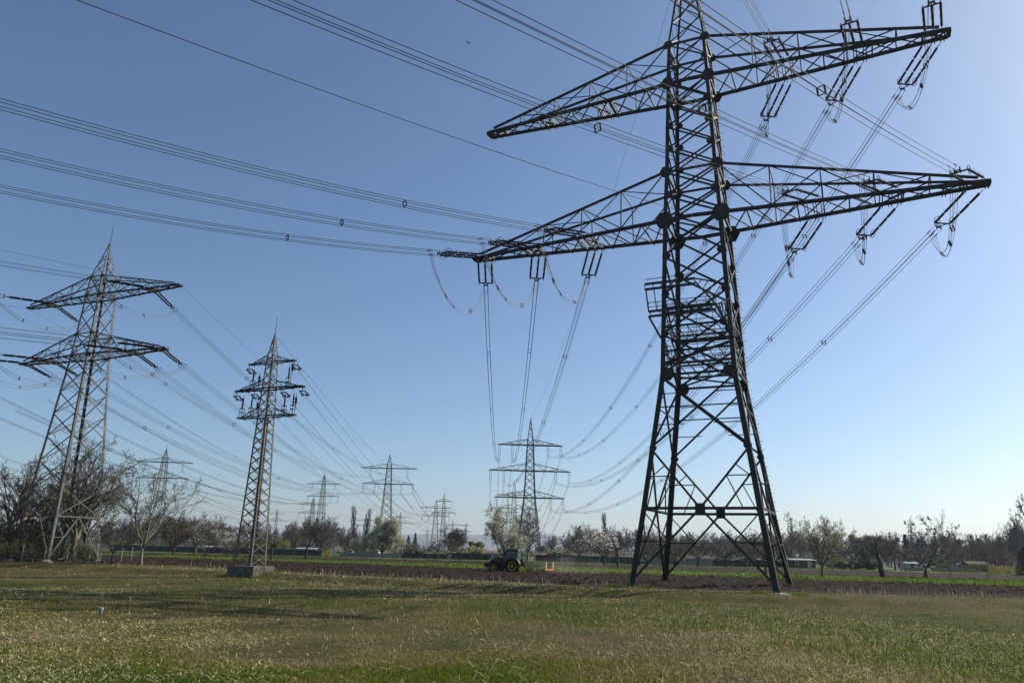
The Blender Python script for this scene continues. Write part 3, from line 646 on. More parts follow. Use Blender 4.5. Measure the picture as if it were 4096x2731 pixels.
def bundle(name, label, paths, spacers, group, r=.024, sides=5, m=None):
    """several parallel cables with spacers as one conductor bundle"""
    m = m or M['wire']; P0 = Vector(paths[0][0]); t = thing(name, label, 'power line', P0, 0, group)
    for p in paths:
        b = MB(); b.tube([Vector(q) - P0 for q in p], r, sides, cap=False); b.build('cable', m, t, True)
    for f in spacers:
        i = f * (len(paths[0]) - 1); k = min(int(i), len(paths[0]) - 2); fr = i - k
        q = [Vector(p[k]).lerp(Vector(p[k + 1]), fr) - P0 for p in paths]; b = MB()
        if len(q) == 4:
            for a, c in ((0, 1), (2, 3)):
                b.bar(q[a], q[c], .09, .09)
            for a, c in ((0, 2), (1, 3)): b.bar(q[a], q[c], .05, .05)
        elif len(q) == 2: b.bar(q[0], q[1], .07, .07)
        b.build('spacer', m, t)
    return t
def quad(P, hv, w=.23, hh=.26): h, v = hv; return [Vector(P) + h * (w * a) + v * (hh * q) for a in (-1, 1) for q in (-1, 1)]
def near_bundle(E, th, a, b, Smax, P0):
    """points of a conductor leaving along heading th with slope a and curvature b, starting at E"""
    out = []; s0 = (Vector((E.x, E.y)) - Vector((P0.x, P0.y))).length; z0 = E.z - (a * s0 + b * s0 * s0)
    for i in range(41):
        s_ = s0 + (Smax - s0) * i / 40; out.append(Vector((P0.x + math.cos(th) * s_, P0.y + math.sin(th) * s_, z0 + a * s_ + b * s_ * s_)))
    return out
F = FAR['vier']; zf = [z * F.s for z, _, _ in VIER['arms']]
def hang_far(T, label_of, positions, L=4.3, group='insulators on the distant pylons', dbl=True, r=.07):
    """suspension strings below the arms of a distant pylon"""
    P = {}
    for (ai, x) in positions:
        z = T.kind['arms'][ai][0] * T.s - .3; q = T.W(x, 0, z); t = thing('insulator_set', label_of(ai, x), 'insulator', q, T.phi, group)
        k = max(1, T.loc.y / 450) ** .5; l = L * max(.8, T.s ** .5)
        for dx in ((-.33, .33) if dbl else (0,)):
            b = MB(); b.tube([(dx, 0, 0), (dx, 0, -l)], r * k, 5); b.build('insulator', M['porcelain'], t)
        b = MB(); b.bar((-.45, 0, -l), (.45, 0, -l), .1 * k, .14 * k); b.build('yoke', M['fitting'], t); P[(ai, x)] = q - Vector((0, 0, l + .25))
    return P
POSV = [(0, 8.2), (0, 12.9), (1, 10.0), (1, 15.2), (2, 7.0), (2, 12.0)]
side_n = lambda x: 'left' if x < 0 else 'right'
lev_n = ('bottom', 'middle', 'top')
PF = hang_far(F, lambda a, x: f"{'outer' if abs(x) > 11.9 else 'inner'} hanging insulator pair on the {side_n(x)} {lev_n[a]} arm of the tallest distant pylon", POSV + [(a, -x) for a, x in POSV], group='insulators of the tallest distant pylon')
hs = Vector((1, 0, 0)); vs = Vector((0, 0, 1))
pos_n = ('outermost', 'middle', 'innermost')
SD = {'L': 'left', 'R': 'right'}
near_fit = {('lo', -1): [(214.33, -.20187, .00175), (217.13, -.205, .00161), (220.35, -.2, .00131)],
            ('lo', 1): [(223, -.21437, .001), (222.98, -.2016, .00059), (222.79, -.21734, .00089)],
            ('up', 1): [(239.0, -.145, .0005), (239.7, -.18, .00055), (238.7, -.228, .0004)]}
centres = {('lo', -1): (25.05, 18.45, 11.85), ('lo', 1): (25.0, 18.05, 11.4), ('up', 1): (23.35, 16.4, 9.55)}
far_map = {('lo', -1): [(2, -12.0), (2, -7.0), (1, -10.0)], ('lo', 1): [(0, 12.9), (1, 10.0), (0, 8.2)], ('up', 1): [(1, 15.2), (2, 12.0), (2, 7.0)]}
arm_txt = {('lo', -1): 'lower left arm', ('lo', 1): 'lower right arm', ('up', 1): 'upper right arm'}
def chord_half(T, lx, z, L, tip): w_ = T.w(z); return w_ + (tip - w_) * (abs(lx) - w_) / (L - w_)
for key in near_fit:
    lev, sd_ = key; z = 35.89 if lev == 'lo' else 52.08; L, tip = (25.98, .42) if lev == 'lo' else (24.68, .58)
    for i in range(3):
        lx = centres[key][i]; hw = chord_half(Tb, lx, z, L, tip); n = 2 if key == ('lo', 1) else 3; gap = 1.6 if n == 2 else .84
        th, a, b_ = near_fit[key][i]; th = R(th); Pn = Tb.W(sd_ * lx, -hw, z + .1); s5 = 6.0
        dn = Vector((math.cos(th), math.sin(th), a + b_ * 12))
        # the rods of a set hang from the chord, so their attachment row follows the arm
        endsN, EN, hvN = tension_set(Pn, dn, n, f'insulator set pulling towards the camera, {pos_n[i]} on the big pylon\'s {arm_txt[key]}', 'insulators of the big pylon', gap=gap * .85)
        pts = near_bundle(EN - Vector(dn).normalized() * .2, th, a, b_, 120, Pn)
        paths = [[p + o for p in pts] for o in quad((0, 0, 0), hvN)]
        bundle('conductor_bundle', f'four overhead wires towards the upper left from {pos_n[i]}, big pylon\'s {arm_txt[key]}', paths, (.14 if sd_ < 0 else .22,.62), 'near conductors of the big pylon')
        ai, fx = far_map[key][i]; Q = PF[(ai, fx)]; Pf = Tb.W(sd_ * lx, hw, z - .2)
        df = (Q - Pf); L_ = Vector((df.x, df.y)).length; sag = 9.5 if lev == 'lo' else 11.0
        slope = df.z / L_ - 4 * sag / L_; dF = Vector((df.x / L_, df.y / L_, slope)); zdir = dF.normalized()
        endsF, EF, hvF = tension_set(Pf, dF, n, f'insulator set pulling into the distance, {pos_n[i]} on the big pylon\'s {arm_txt[key]}', 'insulators of the big pylon', gap=gap * .95)
        pts = cat_pts(EF - zdir * .3, Q, sag, 36); paths = [[p + o for p in pts] for o in quad((0, 0, 0), hvF)]
        bundle('conductor_bundle', f'four wires sagging to the tallest distant pylon from {pos_n[i]}, big pylon\'s {arm_txt[key]}', paths, (.1, .25, .42, .6, .8), 'far conductors of the big pylon')
        dist_hang = 4.6 if key == ('lo', -1) else 4.2
        jp = []
        for a1, a2 in zip(endsN, endsF):
            a1, a2 = Vector(a1) - dn.normalized() * .3, Vector(a2) - zdir * .3; low = min(a1.z, a2.z) - dist_hang; mid_ = []
            for k in range(19):
                t_ = k / 18; q = a1.lerp(a2, t_); u_ = 4 * t_ * (1 - t_); q.z = q.z - ((a1.z + a2.z) / 2 - low) * u_ ** .8; mid_.append(q)
            jp.append(mid_)
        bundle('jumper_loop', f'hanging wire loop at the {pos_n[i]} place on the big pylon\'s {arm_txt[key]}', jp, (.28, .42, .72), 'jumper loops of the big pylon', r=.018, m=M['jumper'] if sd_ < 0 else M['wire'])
def single(label, A, B, sag, r=.022, n=30, group='single wires'):
    A = Vector(A); b = MB(); b.tube([q - A for q in cat_pts(A, Vector(B), sag, n)], r, 5, cap=False); o = b.build('overhead_wire', M['wire'], None, True); o.location = A
    return tag(o, label, 'power line', group)
P0 = Tb.W(-.5, -2.95, 36.2); pts = near_bundle(P0, R(225.6), -.1834, .0006, 130, P0); b = MB(); b.tube([p - P0 for p in pts], .024, 5); o = b.build('overhead_wire', M['wire'], None, True); o.location = P0
tag(o, 'lone wire crossing the sky from the top left to the middle of the big pylon', 'power line', 'single wires')
single('thin wire descending from the big pylon\'s top to the tallest distant pylon\'s peak', Tb.W(0, 0, 71), F.W(0, 0, F.s * 67.5), 7, .018)

# ---- wires of the left tension pylon --------------------------------
Mi = FAR['mid']
PM = hang_far(Mi, lambda a, x: f"{'outer' if abs(x) > 11 else 'inner'} hanging insulator pair, {side_n(x)} side, {('lower', 'upper')[a]} arm of the pylon behind the round whitish tree", [(0, 12.6), (0, 6.8), (0, -6.8), (0, -12.6), (1, 9.4), (1, -9.4)], 3.7, 'insulators of the pylon behind the round tree')
lm = {(0, 1, 0): (0, 12.6), (0, 1, 1): (0, 6.8), (0, -1, 0): (0, -12.6), (0, -1, 1): (0, -6.8), (1, 1, 0): (1, 9.4), (1, -1, 0): (1, -9.4)}
for (ai, sd_, i), far_pos in lm.items():
    z, L, tip = ((28.57, 14.96, .35), (37.66, 15.92, .35))[ai]; lx = ((14.0, 8.5), (10.4,))[ai][i]; hw = chord_half(Tl, lx, z, L, tip)
    nm = f"{'outer' if i == 0 and ai == 0 else 'inner' if ai == 0 else 'only'} position of the left edge pylon's {('lower', 'upper')[ai]} {side_n(sd_)} arm"
    Pn = Tl.W(sd_ * lx, -hw, z + .05); th = R(222); dn = Vector((math.cos(th), math.sin(th), -.06))
    eN, EN, hv = tension_set(Pn, dn, 2, f'insulator pair pulling left at the {nm}', 'insulators of the left edge pylon', gap=.5, big_=False)
    pts = near_bundle(EN, th, -.09, .0004, 150, Pn); bundle('conductor_bundle', f'four wires leaving leftwards from the {nm}', [[p + o for p in pts] for o in quad((0, 0, 0), hv)], (.3, .7), 'conductors of the left edge pylon', r=.02)
    Q = PM[far_pos]; Pf = Tl.W(sd_ * lx, hw, z - .1); df = Q - Pf; L_ = Vector((df.x, df.y)).length; dF = Vector((df.x / L_, df.y / L_, df.z / L_ - 4 * 7 / L_))
    eF, EF, hv = tension_set(Pf, dF, 2, f'insulator pair pulling away at the {nm}', 'insulators of the left edge pylon', gap=.5, big_=False)
    pts = cat_pts(EF, Q, 7, 32); bundle('conductor_bundle', f'four wires sagging away from the {nm}', [[p + o for p in pts] for o in quad((0, 0, 0), hv)], (.12, .4, .7), 'conductors of the left edge pylon', r=.02)
    jp = []
    for a1, a2 in zip(eN, eF):
        jp.append([Vector(a1).lerp(Vector(a2), k / 16) - Vector((0, 0, 2.6 * (4 * (k / 16) * (1 - k / 16)) ** .8)) for k in range(17)])
    bundle('jumper_loop', f'pale wire loop below the {nm}', jp, (.35, .62), 'jumper loops of the left edge pylon', r=.02, m=M['jumper'])
for sd_ in (-1, 1):
    A = Tl.W(sd_ * 15.8, 0, 37.6); single(f'thin ground wire running away from the {side_n(sd_)} tip of the left edge pylon\'s upper arm', A, Mi.W(sd_ * 14.1, 0, 39.4 * Mi.s), 5, .016)
    single(f'thin ground wire running left from the {side_n(sd_)} tip of the left edge pylon\'s upper arm', A, A + Vector((-110, -99, 4)), 3, .016)
# ---- wires of the terminal pylon ------------------------------------
Pq = FAR['p1']
PP = hang_far(Pq, lambda a, x: f"{'outer' if abs(x) > 5 else 'inner'} small insulator, {side_n(x)} side, {('longer', 'shorter')[a]} arm of the narrow pylon left of the purple tree", [(0, 8.3), (0, 3.6), (0, -3.6), (0, -8.3), (1, 5.5), (1, -5.5)], 1.4, 'insulators of the narrow distant pylon')
tl = {(19.72, 4.7): (0, 8.3), (19.72, 2.1): (0, 3.6), (19.72, -2.1): (0, -3.6), (19.72, -4.7): (0, -8.3), (22.75, 3.25): (1, 5.5), (22.75, -3.25): (1, -5.5)}
for (z, lx), fp in tl.items():
    Q = PP[fp]; P_ = Tt.W(lx, 0, z - .55); df = Q - P_; L_ = Vector((df.x, df.y)).length; sag = 12; d = Vector((df.x / L_, df.y / L_, df.z / L_ - 4 * sag / L_)).normalized(); dd, h, v = perp(d)
    nm = f"{'upper' if z > 22 else 'outer middle' if abs(lx) > 4 else 'inner middle'} {side_n(lx)} arm of the rusty terminal pylon"
    t = thing('insulator_set', f'short horizontal insulator pair under the {nm}', 'insulator', P_, 0, 'insulators of the terminal pylon')
    for a in (-.3, .3):
        b = MB(); b.tube([h * a, h * a + d * 1.5], .085, 7); b.build('insulator', M['porcelain'], t); b = MB(); b.ring(h * a + d * 1.45, d, .16, .03, 14, 4); b.build('arcing_ring', M['fitting'], t)
    b = MB(); b.bar(h * -.35, h * .35, .07, .1); b.bar((0, 0, 0), (0, 0, .5), .06, .06); b.build('yoke', M['fitting'], t); b = MB(); b.bar(h * -.35 + d * 1.5, h * .35 + d * 1.5, .07, .1); b.bar(d * 1.5, d * 2.1, .06, .06); b.build('yoke', M['fitting'], t)
    single(f'wire sagging away rightwards from the {nm}', P_ + d * 2, Q, sag, .02, 40, 'conductors of the terminal pylon')
    e = P_ + d * 1.9; tgt = Tt.W(lx * .78, 0, 18.6 if z < 22 else 21.6); b = MB(); b.tube([e - P_, (e.lerp(tgt, .3) - Vector((0, 0, .9))) - P_, (e.lerp(tgt, .7) - Vector((0, 0, .8))) - P_, tgt - P_], .018, 5); o = b.build('jumper_cable', M['jumper'], None, True); o.location = P_
    tag(o, f'thin curved lead hanging below the {nm}', 'power line', 'leads of the terminal pylon')
single('thin ground wire from the peak of the rusty terminal pylon down to the right', Tt.W(0, 0, 26), Pq.W(0, 0, 39.3 * Pq.s), 9, .016, 40)
# ---- wires between the distant pylons -------------------------------
def far_span(A, B, n, sag, what, r=.03, sp=(.2, .4, .6, .8)):
    A, B = Vector(A), Vector(B); pts = cat_pts(A, B, sag, 30); d, h, v = perp(B - A)
    offs = quad((0, 0, 0), (h, v), .22, .2) if n == 4 else [h * -.2, h * .2]
    return bundle('conductor_bundle', what, [[p + o for p in pts] for o in offs], sp, 'conductors between the distant pylons', r=r, sides=4)
T7 = FAR['a740']; TL_ = FAR['lft']
P7 = hang_far(T7, lambda a, x: f"{'outer' if abs(x) > 11 else 'inner'} insulator pair, {side_n(x)} side, {('lower', 'upper')[a]} arm of the pylon right of the rusty one", [(0, 12.6), (0, 6.8), (0, -6.8), (0, -12.6), (1, 9.4), (1, -9.4)], 3.9, 'insulators of the pylon right of the terminal pylon')
PL = hang_far(TL_, lambda a, x: f"{'outer' if abs(x) > 11 else 'inner'} insulator pair, {side_n(x)} side, {('lower', 'upper')[a]} arm of the pylon behind the vase-shaped tree", [(0, 12.6), (0, 6.8), (0, -6.8), (0, -12.6), (1, 9.4), (1, -9.4)], 3.9, 'insulators of the pylon behind the vase-shaped tree')
T2 = FAR['p2']; TA = FAR['a715']
P2_ = hang_far(T2, lambda a, x: f"{'outer' if abs(x) > 11 else 'inner'} insulator pair, {side_n(x)} side, {('lower', 'upper')[a]} arm of the broad pylon left of the purple tree", [(0, 12.6), (0, 6.8), (0, -6.8), (0, -12.6), (1, 9.4), (1, -9.4)], 4, 'insulators of the broad pylon left of the purple tree')
PA = hang_far(TA, lambda a, x: f"{'outer' if abs(x) > 11 else 'inner'} insulator pair, {side_n(x)} side, {('lower', 'upper')[a]} arm of the smaller pylon in the woods", [(0, 12.6), (0, 6.8), (0, -6.8), (0, -12.6), (1, 9.4), (1, -9.4)], 4, 'insulators of the smaller pylon in the woods')
kk = [(0, 12.6), (0, 6.8), (0, -6.8), (0, -12.6), (1, 9.4), (1, -9.4)]
nm6 = lambda k: f"{'outer ' if abs(k[1]) > 11 else 'inner ' if k[0] == 0 else ''}{side_n(k[1])} {('lower', 'upper')[k[0]]} arm"
lefts = [(190, 1600, 210), (60, 1640, 200), (0, 1590, 190), (-100, 1630, 185), (300, 1420, 230), (120, 1440, 200)]
for k, (u, v, Y) in zip(kk, lefts):
    far_span(at(u, v, Y), P7[k], 4, 9, f'wires passing behind the left pylon to the {nm6(k)} of the mid-left pylon', .028)
    far_span(PM[k], P2_[k], 4, 8, f'wires from the {nm6(k)} behind the round tree to the twin pylons', .035, (.15, .3, .45, .6, .75))
    far_span(PL[k], PA[k], 2, 9, f'faint wires sagging right from {nm6(k)} of the pylon behind the vase tree', .035, ())
    q = PL[k]; far_span(at(-150, 1760 + 40 * kk.index(k), 190), q, 2, 6, f'faint wires from the left frame edge to {nm6(k)}, pylon behind vase tree', .028, ())
for (a, x), q in PF.items():
    T11 = FAR['p11']; z = T11.kind['arms'][a][0] * T11.s - 5
    far_span(q, T11.W(x, 0, z), 2, 10, f"faint wires receding from the {'outer' if abs(x) > 11.9 else 'inner'} {side_n(x)} {lev_n[a]} arm of the tallest distant pylon", .04, (.2, .4, .6))
single('thin wire drooping between the peaks of two mid-distance pylons', T7.W(0, 0, T7.s * 46), Mi.W(0, 0, 46 * Mi.s), 8, .03)

# ------------------------------------------------------------------ trees
def grow(seed, H, style):
    """segments (p0, p1, r0, r1, level) of a leafless tree of height about H"""
    g = random.Random(seed); segs = []; tips = []
    st = dict(orchard=dict(th=.2, ang=(38, 66), n=(6, 6, 5, 4), len=(.52, .52, .5, .55), wig=.22, up=.10, r=.034, lead=.25),
              vase=dict(th=.16, ang=(22, 50), n=(8, 9, 7, 5), len=(.80, .46, .42, .5), wig=.12, up=.07, r=.024, lead=.32),
              broad=dict(th=.13, ang=(14, 58), n=(10, 9, 8, 6), len=(.72, .46, .44, .5), wig=.19, up=.07, r=.030, lead=.36),
              tall=dict(th=.3, ang=(24, 50), n=(13, 8, 6, 4), len=(.40, .45, .5, .5), wig=.14, up=.16, r=.016, lead=1.0),
              poplar=dict(th=.08, ang=(12, 22), n=(36, 6, 4, 2), len=(.22, .42, .5, .5), wig=.04, up=.14, r=.012, lead=1.0),
              bush=dict(th=.03, ang=(8, 50), n=(11, 6, 5, 4), len=(.75, .42, .42, .5), wig=.16, up=.06, r=.012, lead=.2))[style]
    def rv(): return Vector((g.gauss(0, 1), g.gauss(0, 1), g.gauss(0, 1)))
    def side(d, a):
        p = d.cross(rv()); p.normalize(); return (d * math.cos(a) + p * math.sin(a)).normalized()
    def branch(p, d, L, r, lv):
        ns = (7, 6, 4, 3, 2)[lv]; pts = [p]; rs = [r]; ds = [d]
        for i in range(ns):
            d = (d + rv() * st['wig'] * (.35 if lv == 0 else 1) + Vector((0, 0, st['up'] * (1 if lv < 3 else .3)))).normalized()
            q = pts[-1] + d * (L / ns); r2 = r * (1 - .75 * (i + 1) / ns); segs.append((pts[-1], q, rs[-1], r2, lv)); pts.append(q); rs.append(r2); ds.append(d)
        if lv >= 3: tips.append((pts[-1], ds[-1])); tips.append((pts[len(pts) // 2], ds[-1]))
        if lv == 4: return
        n = st['n'][lv]
        for k in range(n):
            if lv == 0:
                f = st['th'] / max(st['lead'], st['th'] + .02) if st['lead'] < .9 else st['th']; t = f + (1 - f) * ((k + g.random()) / n)
            else: t = .22 + .78 * ((k + g.random()) / n)
            t = min(t, .98); i = min(int(t * ns), ns - 1); fr = t * ns - i; q = pts[i].lerp(pts[i + 1], fr); rr = rs[i] + (rs[i + 1] - rs[i]) * fr
            a = R(g.uniform(*st['ang'])) if lv == 0 else R(g.uniform(22, 58)) if style != 'poplar' else R(g.uniform(10, 25))
            if lv == 0:
                az = k * 2.4 + g.uniform(-.5, .5); nd = Vector((math.cos(az) * math.sin(a), math.sin(az) * math.sin(a), math.cos(a)))
                ll = H * st['len'][0] * g.uniform(.8, 1.15) * ((1.15 - .75 * t) if st['lead'] > .9 else 1)
            else: nd = side(ds[i], a); ll = L * st['len'][lv] * g.uniform(.65, 1.2) * (1.1 - .5 * t)
            branch(q, nd, ll, min(rr * .88, r * (.72 if lv == 0 else .58)), lv + 1)
    branch(Vector((0, 0, -.1)), Vector((g.gauss(0, .05), g.gauss(0, .05), 1)).normalized(), H * (st['lead'] * .9 if st['lead'] > .9 else max(st['lead'], st['th'] + .02) * .9), H * st['r'], 0)
    return segs, tips
def seg_mesh(segs, rmin, sides):
    P = np.array([list(a) + list(b) for a, b, *_ in segs], float); r = np.array([[max(x[2], rmin), max(x[3], rmin * .7)] for x in segs])
    A, B = P[:, :3], P[:, 3:]; d = B - A; L = np.linalg.norm(d, axis=1, keepdims=True) + 1e-9; d /= L
    ref = np.where(np.abs(d[:, 2:3]) < .9, np.array([[0, 0, 1.]]), np.array([[1., 0, 0]])); u = np.cross(d, ref); u /= np.linalg.norm(u, axis=1, keepdims=True); v = np.cross(d, u)
    an = np.arange(sides) * 2 * np.pi / sides; c, s = np.cos(an), np.sin(an); ring = u[:, None] * c[None, :, None] + v[:, None] * s[None, :, None]
    V = np.concatenate([A[:, None] + ring * r[:, :1, None], B[:, None] + ring * r[:, 1:, None]], 1).reshape(-1, 3)
    k = np.arange(sides); k2 = (k + 1) % sides; q = np.stack([k, k2, sides + k2, sides + k], 1); F = (np.arange(len(A))[:, None, None] * 2 * sides + q[None]).reshape(-1, 4)
    return V, F
def leaf_cloud(P, size, n_each, spread, rng, flat=0.0):
    P = np.repeat(np.asarray(P), n_each, 0); n = len(P); P = P + rng.normal(0, spread, (n, 3)); a = rng.normal(0, 1, (n, 3)); b = rng.normal(0, 1, (n, 3)); a[:, 2] *= (1 - flat)
    a /= np.linalg.norm(a, axis=1, keepdims=True); b -= a * (a * b).sum(1, keepdims=True); b /= np.linalg.norm(b, axis=1, keepdims=True); s = rng.uniform(.5, 1.2, (n, 1)) * size
    V = np.stack([P - a * s * .5, P + b * s * .45, P + a * s * .5, P - b * s * .45], 1).reshape(-1, 3); return V, np.arange(4 * n).reshape(-1, 4)
PROTO = {}
def make_tree(seed, H, style, bark, twig, rmin=.012, leaves=None, lsize=.12, lnum=2, lspread=.12, lfrac=1.0, name='bare_tree', blob=0):
    segs, tips = grow(seed, H, style); root = thing(name, 'tree', 'tree')
    lo = [s for s in segs if s[4] <= 1]; hi = [s for s in segs if s[4] > 1]
    V, F = seg_mesh(lo, rmin, 7); np_mesh('trunk', V, F, bark, root, smooth=True)
    V, F = seg_mesh(hi, rmin, 3)
    mats = [twig]; mi = np.zeros(len(F), int)
    if leaves:
        rng = np.random.default_rng(seed); T = np.array([list(t[0]) for t in tips]); T = T[rng.random(len(T)) < lfrac]
        V2, F2 = leaf_cloud(T, lsize, lnum, lspread, rng); F2 = F2 + len(V); V = np.concatenate([V, V2]); F = np.concatenate([F, F2]); mats = [twig, leaves]; mi = np.concatenate([mi, np.ones(len(F2), int)])
    np_mesh('crown', V, F, mats, root, mi=mi)
    if blob:                                                                # mistletoe balls, each a part
        rng = np.random.default_rng(seed + 5); T = [t[0] for t in tips if t[0].z > H * .5]
        for k in range(blob):
            c = T[int(rng.integers(len(T)))]; rr = rng.uniform(.28, .55); d = rng.normal(0, 1, (70, 3)); d /= np.linalg.norm(d, axis=1, keepdims=True)
            V2, F2 = leaf_cloud(np.array(c)[None] + d * rr * rng.uniform(.2, 1, (70, 1)), .3, 1, .03, rng); np_mesh('mistletoe', V2, F2, M['ivy'], root)
    top = float(np.percentile([t[0].z for t in tips], 96.5)); wid = max(abs(s[1].x) for s in segs)
    root['h'] = top; return root
USED = set()
def place(key, u, vb=None, vt=None, Y=None, label='', group=None, rz=None, cat='tree', wide=1.0, H=None):
    """stand a tree where the photograph shows its foot (or at distance Y), as tall as its top shows"""
    p = PROTO[key]
    if Y is None: d = ray(u, vb); Y = float(d[1] * (-HCAM / d[2]))
    X = gx(u, Y, vb or 2230); H = H or hz(u, vt, Y); sc = H / p['h']
    rz = rnd.uniform(0, 6.28) if rz is None else rz
    if key not in USED:
        USED.add(key); o = p; o.location = (X, Y, 0); o.rotation_euler = (0, 0, rz); o.scale = (sc * wide, sc * wide, sc); o['label'] = label; o['category'] = cat
        if group: o['group'] = group
        return o
    o = dup(p, (X, Y, 0), rz, (sc * wide, sc * wide, sc), label, group)
    if not group and 'group' in o: del o['group']
    o['category'] = cat; return o
PROTO.update(
    broad=make_tree(3, 12, 'broad', M['bark_y'], M['twig'], .021),
    vase=make_tree(4, 10, 'vase', M['bark_y'], M['twig'], .018),
    orch1=make_tree(5, 6, 'orchard', M['bark_d'], M['twig'], .022), orch2=make_tree(6, 6, 'orchard', M['bark_d'], M['twig_g'], .022), orch3=make_tree(17, 6, 'orchard', M['bark'], M['twig_r'], .024),
    shoots=make_tree(8, 7, 'vase', M['bark_d'], M['twig'], .013, M['blossom_y'], .13, 1, .08, .5, 'fruit_tree'),
    blossom1=make_tree(9, 6, 'orchard', M['bark_d'], M['twig'], .018, M['blossom'], .2, 1, .2, .35, 'blossoming_tree'),
    blossom2=make_tree(10, 9, 'broad', M['bark_d'], M['twig'], .015, M['blossom_w'], .28, 1, .28, .75, 'blossoming_tree'),
    blossom3=make_tree(23, 6, 'orchard', M['bark_d'], M['twig'], .014, M['blossom'], .22, 1, .2, .6, 'blossoming_tree'),
    olive=make_tree(12, 10, 'broad', M['bark'], M['twig_o'], .014, M['leaf_olive'], .2, 1, .25, .25, 'leafing_tree'),
    brownt=make_tree(13, 7, 'broad', M['bark_d'], M['twig'], .014, M['leaf_brown'], .18, 1, .2, .4, 'leafing_tree'),
    willow=make_tree(14, 9, 'broad', M['bark_d'], M['twig_o'], .014, M['leaf_yg'], .3, 3, .3, .9, 'leafing_tree'),
    roundw=make_tree(15, 9, 'broad', M['bark_d'], M['twig_o'], .015, M['blossom_w'], .30, 3, .35, 1.0, 'blossoming_tree'),
    purple=make_tree(16, 8, 'broad', M['bark_d'], M['twig_r'], .015, M['leaf_purple'], .22, 1, .3, .7, 'purple_tree'),
    tall1=make_tree(18, 14, 'tall', M['bark'], M['twig_g'], .024), tall2=make_tree(19, 14, 'tall', M['bark'], M['twig'], .024), tall3=make_tree(20, 13, 'broad', M['bark'], M['twig_r'], .022),
    mist=make_tree(21, 15, 'vase', M['bark_d'], M['twig_g'], .034, name='mistletoe_tree', blob=34), poplar=make_tree(22, 17, 'poplar', M['bark'], M['twig'], .026, name='poplar_tree'),
    bush=make_tree(24, 5, 'bush', M['bark'], M['twig_b'], .014, name='bare_shrub'), bush2=make_tree(25, 5, 'bush', M['bark'], M['twig_b'], .014, M['leaf_olive'], .12, 1, .1, .3, name='bare_shrub'),
)
def conifer(seed, H, rad):
    root = thing('conifer_tree', 'tree', 'tree'); b = MB(); b.tube([(0, 0, -.1), (0, 0, H)], .16, 6, .03); b.build('trunk', M['bark_d'], root)
    rng = np.random.default_rng(seed); P = []
    for z in np.arange(.6, H - .2, .34):
        rr = rad * (1 - z / H) ** .85; n = int(10 + rr * 12)
        for k in range(n):
            a = rng.uniform(0, 6.28); q = rr * rng.uniform(.25, 1.08); P.append((math.cos(a) * q, math.sin(a) * q, z - q * .22 + rng.normal(0, .1)))
    V, F = leaf_cloud(np.array(P), .42, 2, .12, rng, .5); np_mesh('crown', V, F, M['leaf_dark'], root); root['h'] = H; return root
PROTO['conifer'] = conifer(31, 9, 2.1)
def shrub(seed, name, m, size=(1, 1, 1), n=900, ls=.3):
    """leafy shrub or hedge: leaves spread through its volume over a few stems"""
    rng = np.random.default_rng(seed); root = thing(name, 'shrub', 'shrub'); b = MB()
    for k in range(9): a = rng.uniform(-1, 1, 2) * .5; b.tube([(a[0] * size[0] * .5, a[1] * size[1] * .5, -.05), (a[0] * size[0], a[1] * size[1], size[2] * .7)], .03, 5, .012)
    b.build('stems', M['bark_d'], root); P = rng.normal(0, 1, (n, 3)); P /= np.linalg.norm(P, axis=1, keepdims=True); P *= rng.uniform(.35, 1, (n, 1)) ** .5
    bump = 1 + .18 * np.sin(P[:, :1] * 5 + seed) + .15 * np.sin(P[:, 1:2] * 7); P = P * bump * np.array([size[0], size[1], size[2] / 2]) + np.array([0, 0, size[2] / 2]); P[:, 2] = np.abs(P[:, 2])
    V, F = leaf_cloud(P, ls, 1, .05, rng); np_mesh('crown', V, F, m, root); root['h'] = size[2]; return root
PROTO.update(sh_dark=shrub(41, 'evergreen_shrub', M['leaf_dark'], (1.6, 1.3, 2.2)), sh_green=shrub(42, 'green_shrub', M['leaf_green'], (1.8, 1.5, 2.4), 800), sh_yellow=shrub(43, 'forsythia_shrub', M['forsythia'], (1.5, 1.2, 2.2), 700, .22),
             sh_olive=shrub(44, 'olive_shrub', M['leaf_olive'], (2, 1.7, 2.6), 700, .26), sh_white=shrub(45, 'white_flowering_shrub', M['blossom_y'], (2.0, 1.6, 2.4), 700, .25), sh_pink=shrub(46, 'pink_flowering_shrub', M['leaf_pink'], (1.4, 1.2, 2.2), 420, .2), sh_yg=shrub(47, 'yellow_green_shrub', M['leaf_yg'], (2, 1.6, 3), 800, .28))
def pollard(seed, H, label, u, vb, limbs, lean=.1, r=.3):
    d = ray(u, vb); Y = float(d[1] * (-HCAM / d[2])); g = random.Random(seed); root = thing('pollard_stump', label, 'tree', (gx(u, Y, vb), Y, 0))
    b = MB(); top = Vector((-lean * H, 0, H * .62)); pts = [Vector((0, 0, -.1))]
    for i in range(1, 6): pts.append(Vector((0, 0, 0)).lerp(top, i / 5) + Vector((g.gauss(0, .05), g.gauss(0, .05), 0)))
    b.tube(pts, r, 9, r * .72)
    b.build('trunk', M['bark_d'], root, True)
    for (dx, dz, rr) in limbs:
        b = MB(); p = top - Vector((0, 0, .15)); q = p + Vector((dx * .55, g.gauss(0, .2), dz * .35)); e = p + Vector((dx, g.gauss(0, .3), dz)); b.tube([p, q, e], rr, 7, rr * .6); b.build('limb', M['bark_d'], root, True)
    return root

